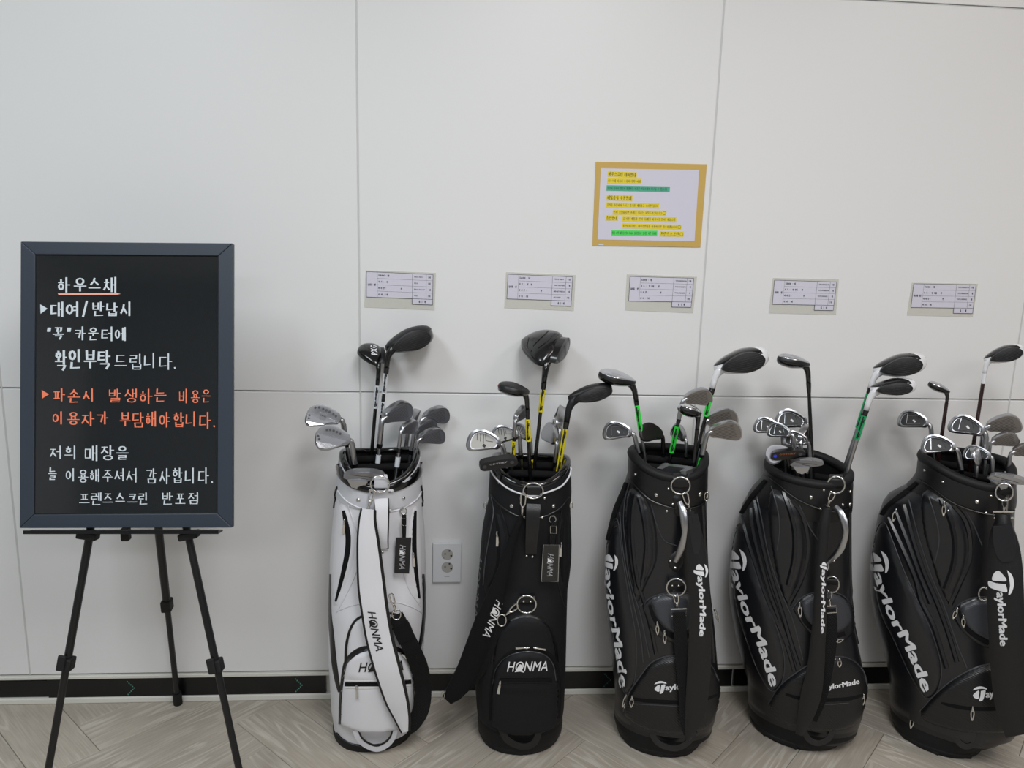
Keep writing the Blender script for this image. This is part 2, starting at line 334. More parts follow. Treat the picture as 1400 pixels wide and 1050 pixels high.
# herringbone planks
PLW, PLL = .15, .60
def plank_mesh():
    g2 = .0006; me = bpy.data.meshes.new('plank'); b = .0012
    x0, x1, y0, y1 = g2, PLL-g2, g2, PLW-g2
    V = [(x0, y0, -.005), (x1, y0, -.005), (x1, y1, -.005), (x0, y1, -.005), (x0, y0, -b), (x1, y0, -b), (x1, y1, -b), (x0, y1, -b), (x0+b, y0+b, 0), (x1-b, y0+b, 0), (x1-b, y1-b, 0), (x0+b, y1-b, 0)]
    Fc = [(0, 3, 2, 1)]+[(i, (i+1) % 4, (i+1) % 4+4, i+4) for i in range(4)]+[(i+4, (i+1) % 4+4, (i+1) % 4+8, i+8) for i in range(4)]+[(8, 9, 10, 11)]
    me.from_pydata(V, [], Fc); me.materials.append(M['oak']); return me
pm = plank_mesh(); R45 = math.radians(45)
# zigzag columns: A planks at +45 deg, B planks at -45 deg (classic herringbone on a rotated lattice)
def hb(u, v): return (u*math.cos(R45)-v*math.sin(R45), u*math.sin(R45)+v*math.cos(R45))
n = int(PLL/PLW); cnt = 0
for i in range(-60, 60):
    for j in range(-30, 30):
        # horizontal plank at lattice (i+j*2n?, i): staircase
        for kind in (0, 1):
            u = (i+j*2*n)*PLW if kind == 0 else (i+n+j*2*n)*PLW
            v = i*PLW if kind == 0 else (i+1-n)*PLW
            cu_, cv_ = (u+PLL/2, v+PLW/2) if kind == 0 else (u+PLW/2, v+PLL/2)
            cx, cy = hb(cu_, cv_); cx += -.06; cy += .0
            if not (-2.75 < cx < 3.3 and -1.95 < cy < .28): continue
            o = bpy.data.objects.new('plank', pm); C.objects.link(o); o.parent = fl
            ox, oy = hb(u, v) if kind == 0 else hb(u+PLW, v)
            o.location = (ox-.06, oy, 0); o.rotation_euler.z = R45 + (0 if kind == 0 else math.pi/2); cnt += 1
# the rest of the floor, never in view here
part('floor_behind_camera', box(XL, XR, YB, -2.0, -.0044, -.0008), 'oak', fl, smooth=False)
part('ceiling', box(XL, XR, YB, .12, 2.75, 2.85), 'plaster', kind='structure', smooth=False)
part('wall_left', box(XL-.1, XL, YB, .12, 0, 2.75), 'plaster', kind='structure', smooth=False)
part('wall_right', box(XR, XR+.1, YB, .12, 0, 2.75), 'plaster', kind='structure', smooth=False)
part('wall_front', box(XL, XR, YB-.1, YB, 0, 2.75), 'plaster_dim', kind='structure', smooth=False)
# ---------------------------------------------------------------- wall socket
def socket():
    a, b = P(592, 741, 0), P(630, 794, 0); cx = (a.x+b.x)/2; t = root('wall_socket', (cx, -.001, b.z), 'white double wall socket between the white golf bag and its black neighbour', 'socket')
    part('cover_plate', box(a.x, b.x, -.010, -.001, b.z, a.z), 'plastic_white', t, smooth=False, bevel=.0015)
    for q in (758, 775.5):
        c = P(611.5, q, -.010); rr = .0155
        ring = tube([Vector((c.x+rr*math.cos(k*math.pi/12), -.0102, c.z+rr*math.sin(k*math.pi/12))) for k in range(24)], .0009, 6, True)
        s = part('outlet', join(ring, prism([(rr*math.cos(k*math.pi/12), rr*math.sin(k*math.pi/12)) for k in range(24)], lambda x, y: Vector((c.x+x, -.0104, c.z+y)), lambda x, y: Vector((c.x+x, -.0095, c.z+y)))), 'plastic_grey', t, smooth=False)
        for dx, dz, rad, m_ in ((-.006, .0015, .003, 'plastic_grey'), (.011, -.004, .0028, 'hole'), (.006, .0105, .0026, 'hole'), (-.010, -.011, .0016, 'hole')):
            part('pin_hole', prism([(rad*math.cos(k*math.pi/5), rad*math.sin(k*math.pi/5)) for k in range(10)], lambda x, y: Vector((c.x+dx+x, -.0107, c.z+dz+y)), lambda x, y: Vector((c.x+dx+x, -.010, c.z+dz+y))), 'socket_print' if m_ == 'plastic_grey' else m_, s, smooth=False)
    e = P(611, 788, -.010); part('printed_mark', box(e.x-.007, e.x+.007, -.0103, -.0099, e.z-.0008, e.z+.0008), 'socket_print', t, smooth=False)
socket()
# ---------------------------------------------------------------- framed notice
def quad_slab(q, Yf, th, m_, name, parent, **k):
    f = [P(x, y, Yf) for x, y in q]; b = [p+Vector((0, th, 0)) for p in f]
    return part(name, (f+b, [(0, 3, 2, 1), (4, 5, 6, 7), (0, 1, 5, 4), (1, 2, 6, 5), (2, 3, 7, 6), (3, 0, 4, 7)]), m_, parent, smooth=False, **k)
def notice():
    t = root('notice', P(888, 338, -.001), 'gold-bordered notice with yellow and green highlighted lines, taped high on the wall', 'notice')
    quad_slab([(814.5, 221), (966.5, 224.5), (957.5, 338), (810, 336)], -.002, .0018, 'gold_paper', 'gold_border', t)
    quad_slab([(821.5, 230), (956, 232.5), (949.5, 330), (817, 327.5)], -.0026, .0008, 'paper', 'paper', t)
    W = [('하우스클럽 대여안내', 831, 871, 237.5, 7.6, .044, 'hl_yellow'), ('하우스채 사용시 소중히 다뤄주세요', 830.5, 877.5, 247, 7.2, .02, 'hl_yellow'),
         ('소중히 다루지 않을시 발생하는 비용은 이용자에게 청구될 수 있습니다 :', 829.5, 916, 257, 7.6, .02, 'hl_teal'), ('배달음식 주문안내', 829.5, 865, 270, 7.8, .03, 'hl_yellow'),
         ('음식을 주문하여 드시고 즐거운 게임하고 가시면 됩니다', 829, 901.5, 280, 7.2, .02, 'hl_yellow'), ('먼저 요청하시면 쓰레기 정리는 부탁드리겠습니다', 838, 911.5, 290, 7, .02, 'hl_yellow'),
         ('흡연안내', 828, 845.5, 297.7, 7.4, .02, 'hl_yellow'), ('즐거운 게임중 전자 담배를 피우시는분이 계십니다', 851, 925, 298.7, 7.4, .022, 'hl_yellow'),
         ('불편하시더라도 내부흡연실을 이용하시면 감사하겠습니다', 850.5, 932, 308.5, 7.0, .025, 'hl_yellow'), ('항상 저희 매장을 찾아주셔서 감사합니다 즐거운 시간 되세요', 836, 899, 318.3, 7.4, .01, 'hl_green'),
         ('프렌즈스크린', 902, 935, 319.5, 7.4, .02, 'hl_yellow')]
    for s, x0, x1, y, h, sl, m_ in W:
        d = (x1-x0)*sl; hh = h/2
        hl = quad_slab([(x0, y-hh), (x1, y-hh+d), (x1-.5, y+hh+d), (x0-.5, y+hh)], -.0030, .0006, m_, 'highlighted_line', t)
        big = len(s) < 11; f = .66 if big else .5
        e = x1-6 if s in ('먼저 요청하시면 쓰레기 정리는 부탁드리겠습니다', '불편하시더라도 내부흡연실을 이용하시면 감사하겠습니다', '프렌즈스크린') else x1-1
        part('lettering', hangul(s, [(x0+1, y+.02*(x1-x0)*0), (e, y+d)], h*f, wallmap(-.0033), .045 if big else .036, .01), 'print_green' if m_ != 'hl_yellow' else 'print_brown', hl, smooth=False)
        if e == x1-6:
            yy = y+d; ring = [(x1-3.2+2.2*math.cos(k*math.pi/6), yy-.1+2.2*math.sin(k*math.pi/6)) for k in range(12)]
            part('round_mark', tube([P(a, b, -.0034) for a, b in ring], .0003, 4, True), 'print_brown', hl, smooth=False)
    quad_slab([(817, 333.6), (826, 334), (824, 335.3), (819, 335.2)], -.0024, .0006, 'tape_white', 'tape_glint', t)
notice()
# ---------------------------------------------------------------- laminated club lists
def club_list(q, cell, rows, label, kindtext):
    """q: film corners px; cell: table corners (TL, TR, BR, BL) px; small cell below right"""
    t = root('info_sheet', P((q[2][0]+q[3][0])/2, q[2][1], -.001), label, 'info sheet', 'laminated club lists taped above the golf bags')
    quad_slab(q, -.0012, .0010, 'laminate', 'laminate_film', t)
    TL, TR, BR, BL = [Vector(c) for c in cell]
    def at(u, v): a = TL.lerp(TR, u); b = BL.lerp(BR, u); return a.lerp(b, v)
    def W(u, v, Y): p = at(u, v); return P(p.x, p.y, Y)
    def cellq(u0, u1, v0, v1): return [tuple(at(u0, v0)), tuple(at(u1, v0)), tuple(at(u1, v1)), tuple(at(u0, v1))]
    pp = quad_slab(cellq(0, 1, 0, 1), -.0018, .0006, 'paper', 'printed_table', t)
    lo = quad_slab(cellq(.69, 1, 1.0, 1.22), -.0018, .0006, 'paper', 'total_cell', t)
    lines = [((0, 0), (1, 0), .0005), ((0, 1), (1, 1), .0005), ((0, 0), (0, 1), .0005), ((1, 0), (1, 1.22), .0005), ((.69, 1), (.69, 1.22), .0006), ((.69, 1.22), (1, 1.22), .0006),
             ((.165, 0), (.165, 1), .0002), ((.69, 0), (.69, 1), .0003), ((.9, 0), (.9, 1), .0003)]+[((.165, k/4), (1, k/4), .0002) for k in (1, 2, 3)]
    G = []
    for a, b, r in lines: G.append(tube([W(*a, -.0020), W(*b, -.0020)], r, 4))
    part('table_lines', join(*G), 'print_dark', pp, smooth=False)
    mp = wallmap(-.0021); T = []
    def txt(s, u0, u1, v, h=2.4):
        a, b = at(u0, v), at(u1, v)
        if any(ord(c) > 0x3000 for c in s): T.append(hangul(s, [tuple(a), tuple(b)], h, mp, .075, 0, .7, False))
        else: T.append(latin(s, [tuple(a), tuple(b)], h*.8, mp, 0, .02, 1))
    txt(kindtext, .02, .145, .5, 2.8)
    for k, (l, n_, c) in enumerate(rows):
        v = (k+.5)/4; txt(l, .18, .18+min(.47, .0185*len(l)), v)
        if n_: txt(n_, .72, .72+min(.17, .016*len(n_)), v)
        txt(c, .925, .97, v)
    txt('총 12개', .79, .90, 1.11, 2.8)
    part('printed_text', join(*T), 'print_dark', pp, smooth=False, kind='stuff')
HR = [('드라이버 : 1개', 'PXG 0811', '1개'), ('우 드 : 5번', 'PXG', '1개'), ('아 이 언 : 4 5 6 7 8 9번 P A S', 'PXG 0311 P', '9개'), ('퍼 터 : 1개', 'PXG', '1개')]
H2 = [('드라이버 : 1개', 'PING G410', '1개'), ('우 드 : 3번 5번', 'PING G410 MAX', '2개'), ('아 이 언 : 4 5 6 7 8 9번 P A S', 'BRIDGESTONE V300', '8개'), ('퍼 터 : 1개', 'ODYSSEY', '1개')]
H3 = [('드라이버 : 1개', 'TAYLORMADE M4', '1개'), ('우 드 : 5번 유틸 : 4번', 'TAYLORMADE M4', '2개'), ('아 이 언 : 5 6 7 8 9번 P A', 'TAYLORMADE', '8개'), ('퍼 터 : 1개', '', '1개')]
club_list([(500, 369.5), (596, 373), (594, 424), (498, 420)], [(501, 371.3), (592, 375.4), (591.5, 409.4), (501, 406)], HR, 'laminated club list above the white golf bag', '남성용 1번')
club_list([(692, 372), (787, 376), (784.5, 425), (689.5, 421)], [(694.7, 375), (783, 378.5), (781, 411.5), (693, 408.5)], H2, 'laminated club list above the bag with the big three-sided driver head', '남성용 2번')
club_list([(857, 375), (953, 378.5), (947.5, 428), (854.5, 424)], [(861.5, 378), (948.5, 380.5), (945.5, 413), (859.5, 411.5)], H3, 'laminated club list straight below the gold-bordered notice', '남성용 3번')
club_list([(1057, 380), (1147, 382), (1143, 430.5), (1051, 428)], [(1059, 383), (1144, 385.5), (1140, 417.5), (1056, 416)], H3, 'laminated club list above the bag holding two black-faced woods with teal shaft bands', '남성용 4번')
club_list([(1247, 386.5), (1337, 388), (1330, 433.5), (1240, 431)], [(1249.5, 388), (1334.5, 389.3), (1330.5, 421.5), (1245.5, 420.3)], H3, 'laminated club list farthest from the chalkboard', '여성용 1번')
# ---------------------------------------------------------------- chalkboard and easel
def board():
    n = Vector((0, -math.cos(.185), math.sin(.185))); p0 = P(170, 722, -.375)
    def B(px, py, z=0): return on_plane(px, py, p0+n*z, n)
    ex = (B(300, 720)-B(40, 720)).normalized(); ey = n.cross(ex).normalized(); ex = ey.cross(n)
    t = root('chalkboard', B(170, 722)-n*.01, 'black menu board lettered by hand in white and orange, resting on the easel', 'chalkboard')
    o_ = [(28, 330), (318, 332.5), (317.5, 721.5), (26.5, 722)]; i_ = [(48, 347.5), (298.5, 349.5), (297, 702), (46, 703.5)]
    dn = -n*.016
    # frame rails, mitred
    for k in range(4):
        a, b, c, d = o_[k], o_[(k+1) % 4], i_[(k+1) % 4], i_[k]
        Fv_ = [B(*a, 0), B(*b, 0), B(*c, 0), B(*d, 0)]; mid = sum(Fv_, Vector())/4
        q = [B(*a), B(*b), B(*c), B(*d)]; q = [p+(mid-p)*.0008 for p in q]
        part('frame_rail', (q+[p+dn for p in q], [(0, 3, 2, 1), (4, 5, 6, 7), (0, 1, 5, 4), (1, 2, 6, 5), (2, 3, 7, 6), (3, 0, 4, 7)]), 'frame_navy', t, smooth=False, bevel=.0015)
        part('inner_lip', tube([B(*d, -.002), B(*c, -.002)], .0012, 6), 'frame_edge', t, smooth=False)
    q = [B(*c, -.004) for c in [(46, 346), (300, 348), (299, 704), (44, 705)]]
    bd = part('writing_surface', (q+[p-n*.006 for p in q], [(0, 3, 2, 1), (4, 5, 6, 7), (0, 1, 5, 4), (1, 2, 6, 5), (2, 3, 7, 6), (3, 0, 4, 7)]), 'board_black', t, smooth=False)
    mp = lambda a, b, z=0: B(a, b, -.0035+z)
    L = [('하우스채', 79, 163, 389, 18, .062, 'chalk_white'), ('대여/', 69, 121, 422.5, 18, .07, 'chalk_white'), ('반납시', 126, 185, 423, 18, .06, 'chalk_white'), ('“꼭”', 64, 98, 456, 16, .07, 'chalk_white'), ('카운터에', 102, 176, 457, 17, .055, 'chalk_white'),
         ('확인부탁', 75, 154, 491, 23, .06, 'chalk_white'), ('드립니다.', 156, 246, 494, 19, .042, 'chalk_white'),
         ('파손시', 73, 133, 540.5, 16, .06, 'chalk_orange'), ('발생하는', 149, 232, 541, 17, .05, 'chalk_orange'), ('비용은', 245, 291, 542, 17, .045, 'chalk_orange'),
         ('이용자가', 72, 152, 572.5, 16, .06, 'chalk_orange'), ('부담해야합니다.', 163, 299, 573.5, 19, .045, 'chalk_orange'),
         ('저희', 68, 108, 619, 16, .055, 'chalk_white'), ('매장을', 116, 180, 619.5, 18, .055, 'chalk_white'), ('늘', 66, 80, 648, 17, .055, 'chalk_white'), ('이용해주셔서', 90, 190, 650, 16, .05, 'chalk_white'),
         ('감사합니다.', 200, 296, 651, 20, .04, 'chalk_white'), ('프렌즈스크린', 108, 206, 682, 15, .055, 'chalk_white'), ('반포점', 221, 276, 682, 16, .05, 'chalk_white')]
    for s, x0, x1, y, h, wt, m_ in L: part('handwriting', hangul(s, [(x0, y), (x1, y)], h, mp, wt, .045), m_, bd, smooth=False)
    part('underline', prism([(79, 401), (160, 400.5), (165, 401.8), (160, 403), (80, 403.2)], lambda a, b: mp(a, b, .0002), lambda a, b: mp(a, b, 0)), 'chalk_pink', bd, smooth=False)
    part('bullet', prism([(55, 416), (65, 422), (55.5, 429)], lambda a, b: mp(a, b, .0002), lambda a, b: mp(a, b, 0)), 'chalk_white', bd, smooth=False)
    part('bullet', prism([(57, 533), (67, 539), (57.5, 545)], lambda a, b: mp(a, b, .0002), lambda a, b: mp(a, b, 0)), 'chalk_orange', bd, smooth=False)
    # ---- easel
    e = root('easel', (B(170, 722).x, -.30, 0), 'black folding tripod easel under the handwritten board', 'easel')
    ez = Vector((0, 0, 1))
    def brk(c, ax, sx, sy, sz, nm, m_='tripod_black', bv=.002):
        ax = ax.normalized(); ay = ax.cross(Vector((1, 0, 0))).normalized(); az = ax.cross(ay); return part(nm, obox(c, az, ay, ax, sx, sy, sz), m_, e, smooth=False, bevel=bv)
    # ledge the board stands on
    lb = B(180, 724.5, -.018)
    p1, p2 = B(42, 723.5, -.02), B(304, 724.8, -.02)
    ledge = part('ledge', obox((p1+p2)/2+n*.012-ey*.0025, ex, n, ey, (p2-p1).length, .034, .004), 'tripod_black', e, smooth=False, bevel=.001)
    part('ledge_lip', obox((p1+p2)/2+n*.029+ey*.000, ex, n, ey, (p2-p1).length, .0025, .008), 'tripod_black', ledge, smooth=False)
    apex = B(172, 360, -.075)
    for (a, b, cl) in (((122, 735), (66, 1052), (92, 907)), ((258, 735), (327, 1052), (295, 910))):
        A0 = P(a[0], a[1], -.345); A1 = P(b[0], b[1], -.425); d = A1-A0; foot = A0+d*((0.012-A0.z)/d.z); top = apex+(A0-apex)*.02
        cc = on_plane(cl[0], cl[1], A0, (d.cross(Vector((1, 0, 0)))).normalized()); k = (cc-A0).dot(d)/d.dot(d); cc = A0+d*k
        lg = part('leg', tube([top, A0, cc], .0105, 10, flat=.8), 'tripod_black', e)
        part('lower_tube', tube([cc, foot], .0082, 10), 'tripod_black', lg)
        ax = d.normalized(); ay = ax.cross(Vector((1, 0, 0))).normalized(); az = ax.cross(ay)
        part('clamp', obox(cc, az, ay, ax, .028, .030, .030), 'rubber', lg, smooth=False, bevel=.004)
        part('clamp_lever', obox(cc+az*.006-ay*.016*(1 if ay.y > 0 else -1)-ax*.006, az, ay, ax, .018, .008, .036), 'rubber', lg, smooth=False, bevel=.003)
        part('rubber_foot', tube([foot+ax*-.03, foot+ax*.011], .012, 10), 'rubber', lg)
        part('bracket', obox(P(a[0]-(1 if a[0] < 200 else 0), 729.5, -.36)+ax*.004, az, ay, ax, .042, .03, .016), 'rubber', e, smooth=False, bevel=.003)
    R0, R1 = P(218, 735, -.12), P(242, 948, -.022); d = R1-R0
    cc = on_plane(228, 827, R0, d.cross(Vector((1, 0, 0))).normalized()); k = (cc-R0).dot(d)/d.dot(d); cc = R0+d*k; top = R0-d*.93
    foot = R0+d*((.012-R0.z)/d.z)
    lg = part('leg', tube([top, R0, cc], .0105, 10), 'tripod_black', e); part('lower_tube', tube([cc, foot], .0078, 10), 'tripod_black', lg)
    ax = d.normalized(); ay = ax.cross(Vector((1, 0, 0))).normalized(); az = ax.cross(ay)
    part('clamp', obox(cc, az, ay, ax, .026, .03, .034), 'rubber', lg, smooth=False, bevel=.004)
    part('rubber_foot', tube([foot-ax*.028, foot+ax*.011], .0125, 10), 'rubber', lg)
    part('hub', obox(top, Vector((1, 0, 0)), Vector((0, 1, 0)), ez, .05, .07, .05), 'rubber', e, smooth=False, bevel=.006)
    part('centre_post', obox(P(172, 730, -.33), Vector((1, 0, 0)), Vector((0, 1, 0)), ez, .018, .02, .03), 'rubber', e, smooth=False, bevel=.003)
board()
# ---------------------------------------------------------------- golf bags
def lerp_tab(tab, z):
    if z <= tab[0][0]: return tab[0][1:]
    for a, b in zip(tab, tab[1:]):
        if z <= b[0]:
            t = (z-a[0])/max(1e-9, b[0]-a[0]); t2 = t*t*(3-2*t) if False else t; return tuple(x+(y-x)*t2 for x, y in zip(a[1:], b[1:]))
    return tab[-1][1:]
class Bag:
    def __init__(s, front, sil, depth, rim, label, body='leather_black', rimmat='rim_matte', rimr=.012, collar='leather_black', phi=0., base='boot_black', cdrop=(.105, .035), colth=.004, back=0.):
        s.back = back
        s.boot = base
        f = F(*front); v = Vector((CAM.x-f.x, CAM.y-f.y, 0)).normalized(); s.Fv = v; s.R = Vector((-v.y, v.x, 0)); s.C = Vector((f.x, f.y, 0))-v*.107
        s.phi = phi
        rows = []
        for y, xl, xr in sil:
            a, b = on_plane(xl, y, s.C, v), on_plane(xr, y, s.C, v); z = (a.z+b.z)/2; rows.append((z, (a-s.C).dot(s.R), (b-s.C).dot(s.R)))
        rows.sort(key=lambda r: r[0]); rows = [(-.001, rows[0][1], rows[0][2])]+[r for r in rows if r[0] > 0.005]; s.rows = rows; s.depth = depth
        (lx, ly), (fx, fy) = rim; s.zhi = on_plane(lx, ly, s.C, v).z; s.zlo = on_plane(fx, fy, s.C+v*.1, v).z
        s.root = root('golf_bag', (s.C.x, s.C.y, 0), label, 'golf bag', 'golf bags standing along the wall')
        s.cd = cdrop; s.zs = sorted(set([r[0] for r in rows if r[0] < s.zlo-.02]+[r[0] for r in depth if 0 < r[0] < s.zlo-.02]+[k*.02 for k in range(1, int((s.zlo-.03)/.02))]))
        s.zs = [0.0]+[z for z in s.zs if z > .003]+[s.zlo-.02]
        N = 96; s.N = N
        def grid(off, z0i=0):
            V = []
            for z in s.zs[z0i:]:
                for k in range(N): V.append(s.S(2*math.pi*k/N, z, off))
            for q in range(1, 7):
                for k in range(N): t = 2*math.pi*k/N; zz = s.zlo-.02+(s.zr(t)-(s.zlo-.02))*q/6; V.append(s.S(t, zz, off))
            m = len(V)//N; return V, [(i*N+k, i*N+(k+1) % N, (i+1)*N+(k+1) % N, (i+1)*N+k) for i in range(m-1) for k in range(N)], m
        V, Fc, m = grid(0); zi = next(i for i, z in enumerate(s.zs) if z > .1)
        V2, F2, m2 = grid(-.012, zi); o = len(V)
        # outer wall, inner wall, floor of the well, top edge, underside
        Fc2 = [tuple(reversed([i+o for i in f])) for f in F2]; top = [((m-1)*N+k, (m-1)*N+(k+1) % N, o+(m2-1)*N+(k+1) % N, o+(m2-1)*N+k) for k in range(N)]
        allF = Fc+Fc2+top+[tuple(range(N-1, -1, -1)), tuple(range(o, o+N))]; I = [0]*len(Fc)+[1]*len(Fc2)+[1]*len(top)+[0, 1]
        s.body = part('body', (V+V2, allF, I), [body, 'lining'], s.root)
        s.bv = [Vector(p) for p in V]; s.bf = list(Fc); s.refresh()
        # rim
        s.rim = part('rim', tube([s.S(2*math.pi*k/N, s.zr(2*math.pi*k/N), -.006) for k in range(N)], rimr, 10, True), rimmat, s.root, smooth='all')
        # collar band
        if collar:
            rows_ = []; 
            for q in range(6):
                rows_.append([s.S(2*math.pi*k/N, s.zc(2*math.pi*k/N)+(s.zr(2*math.pi*k/N)-rimr*.5-s.zc(2*math.pi*k/N))*q/5, colth if 0 < q < 5 else colth*.7) for k in range(N)])
            rows_ = [[s.S(2*math.pi*k/N, s.zc(2*math.pi*k/N)-.001, -.002) for k in range(N)]]+rows_+[[s.S(2*math.pi*k/N, s.zr(2*math.pi*k/N)-rimr*.4, -.002) for k in range(N)]]
            s.add('collar', ([p for r in rows_ for p in r], [(i*N+k, i*N+(k+1) % N, (i+1)*N+(k+1) % N, (i+1)*N+k) for i in range(len(rows_)-1) for k in range(N)]), collar)
        zb_ = [.002, .02, .04, .056] if s.boot != 'rubber' else [.001, .009, .017, .025]; part('base_band', ([s.S(2*math.pi*k/N, z, .002 if z != zb_[-1] else -.001) for z in zb_ for k in range(N)], [(i*N+k, i*N+(k+1) % N, (i+1)*N+(k+1) % N, (i+1)*N+k) for i in range(3) for k in range(N)]), s.boot, s.root)
        # foot ring with lugs
        part('base', tube([s.S(2*math.pi*k/N, .013, -.009) for k in range(N)], [.0125]*N, 8, True), 'rubber', s.root)
        for k in range(8):
            t = 2*math.pi*k/8; c = s.S(t, .0045, -.006); d = (c-s.C); d.z = 0; d.normalize(); part('base_foot', obox(c, d, Vector((-d.y, d.x, 0)), Vector((0, 0, 1)), .016, .03, .009), 'rubber', s.root, smooth=False, bevel=.002)
        # padded dividers across the mouth
        for dd, zz in ((-.045, -.018), (.012, -.024)):
            hw = (lerp_tab(s.rows, s.zlo)[1]-lerp_tab(s.rows, s.zlo)[0])/2*.90; c = s.C+s.R*(sum(lerp_tab(s.rows, s.zlo))/2)+s.Fv*dd; c.z = s.zhi+zz-.012
            sc = math.sqrt(max(.05, 1-(dd/.105)**2)); part('divider', tube([c+s.R*(hw*sc*q/6) for q in range(-6, 7)], .010, 8), 'fabric_soft', s.root)
    def zr(s, t):
        c = max(0., math.cos(t-s.phi)); return s.zhi-(s.zhi-s.zlo)*c**1.6+s.back*max(0., -math.cos(t-s.phi))**1.5
    def zc(s, t): c = max(0., math.cos(t-s.phi)); return s.zhi-s.cd[0]-s.cd[1]*c**1.6
    def S(s, t, z, off=0):
        """t: angle, 0 facing the camera, + to the right"""
        xl, xr = lerp_tab(s.rows, z); (df, db) = lerp_tab(s.depth, z); cx = (xl+xr)/2; rx = (xr-xl)/2+off
        e = 2/2.25; sn, cs = math.sin(t), math.cos(t); x = cx+rx*math.copysign(abs(sn)**e, sn); y = math.copysign(abs(cs)**e, cs)*((df if cs > 0 else db)+off)
        p = s.C+s.R*x+s.Fv*y; p.z = z; return p
    def refresh(s): s.bvh = BVHTree.FromPolygons(s.bv, s.bf)
    def add(s, name, geo, m_, parent=None, solid=True, **k):
        o = part(name, geo, m_, parent or s.root, **k)
        if solid:
            n = len(s.bv); s.bv += [Vector(p) for p in geo[0]]; s.bf += [tuple(i+n for i in f) for f in geo[1]]; s.refresh()
        return o
    def out(s, p): d = Vector((p.x-s.C.x, p.y-s.C.y, 0)); return d.normalized()
    def at(s, px, py, off=0):
        cxp = 0
        for k in range(60):
            d = ray(px, py).normalized(); h = s.bvh.ray_cast(CAM, d)
            if h[0] is not None:
                nrm = (h[1] if h[1].dot(d) < 0 else -h[1]); w_ = (nrm*.6+s.out(h[0])*.4).normalized()
                if w_.dot(d) > -.15: w_ = (w_-d*.5).normalized()
                return h[0]+w_*off
            # walk towards the axis
            a = on_plane(px, py, s.C, s.Fv); sx = (a-s.C).dot(s.R); px -= math.copysign(1, sx)*1.0
        return on_plane(px, py, s.C, s.Fv)
    def mp(s, off=.0012): return lambda a, b, z=0: s.at(a, b, off+z)
    def pipe(s, pts, r=.0022, m_='piping_black', name='piping', parent=None, off=0, n=5, closed=False):
        q = spl(pts, n); return part(name, tube([s.at(a[0], a[1], off+r*.4) for a in q], r, 6, closed), m_, parent or s.root)
    def strip(s, pts, m_='piping_black', name='trim_band', off=.002, parent=None, solid=False, n=5, th=.002, **k):
        """pts (px,py,width px) laid on the surface"""
        q = spl(pts, n); rows, dirs = [], []
        for i, a in enumerate(q):
            b, c = q[max(0, i-1)], q[min(len(q)-1, i+1)]; dx, dy = c[0]-b[0], c[1]-b[1]; l = math.hypot(dx, dy) or 1; nx, ny = -dy/l, dx/l; hw = a[2]/2
            r = [s.at(a[0]-nx*hw*u, a[1]-ny*hw*u, off*(1 if abs(u) < .9 else .6)) for u in (-1, -.5, 0, .5, 1)]; rows.append(r); dirs.append([-s.out(p)*(th+off) for p in r])
        return s.add(name, grid_solid(rows, dirs), m_, parent, solid, **k)
    def patch(s, outline, th, m_, name='pocket', step=4., edge=9., parent=None, n=5, smooth_out=True, solid=True, **k):
        ol = spl(list(outline)+[outline[0]], n)[:-1] if smooth_out else outline
        ol = [(float(a[0]), float(a[1])) for a in ol]; m = len(ol)
        def inside(x, y):
            c = False
            for i in range(m):
                x0, y0 = ol[i]; x1, y1 = ol[i-1]
                if (y0 > y) != (y1 > y) and x < (x1-x0)*(y-y0)/(y1-y0)+x0: c = not c
            return c
        def dist(x, y):
            b = 1e9
            for i in range(m):
                x0, y0 = ol[i]; x1, y1 = ol[i-1]; dx, dy = x1-x0, y1-y0; t = max(0, min(1, ((x-x0)*dx+(y-y0)*dy)/max(1e-9, dx*dx+dy*dy))); b = min(b, math.hypot(x-x0-dx*t, y-y0-dy*t))
            return b
        pts = [Vector(p) for p in ol]; xs_ = [p[0] for p in ol]; ys_ = [p[1] for p in ol]
        y = min(ys_)+step/2; r_ = 0
        while y < max(ys_):
            x = min(xs_)+(step/2 if r_ % 2 else 0)
            while x < max(xs_):
                if inside(x, y) and dist(x, y) > step*.45: pts.append(Vector((x, y)))
                x += step
            y += step*.87; r_ += 1
        cx_ = sum(xs_)/m; cy_ = sum(ys_)/m
        for q in (.35*edge*.3, ):
            pass
        v, e, f, *_ = delaunay_2d_cdt(pts, [(i, (i+1) % m) for i in range(m)], [], 1, 1e-4)
        V = []
        for p in v:
            d = dist(p.x, p.y); a = min(1, d/edge); hgt = th*math.sqrt(max(0, 1-(1-a)**2)); pp = s.at(p.x, p.y, 0); V.append(pp+s.out(pp)*(hgt-.0012))
        return s.add(name, (V, [tuple(reversed(t)) for t in f]), m_, parent, solid, **k)
    def hang(s, pts, m_, name, th=.003, n=6, parent=None, solid=False, crown=0, **k):
        """free ribbon: pts (px, py, depth off the axis towards the camera, width px)"""
        q = spl(pts, n); rows, dirs = [], []
        for i, a in enumerate(q):
            b, c = q[max(0, i-1)], q[min(len(q)-1, i+1)]; dx, dy = c[0]-b[0], c[1]-b[1]; l = math.hypot(dx, dy) or 1; nx, ny = -dy/l, dx/l; hw = a[3]/2
            rows.append([on_plane(a[0]-nx*hw*u, a[1]-ny*hw*u, s.C+s.Fv*(a[2]+crown*(1-u*u)), s.Fv) for u in (-1, -.6, 0, .6, 1)]); dirs.append([-s.Fv*th]*5)
        return s.add(name, grid_solid(rows, dirs), m_, parent, solid, **k)
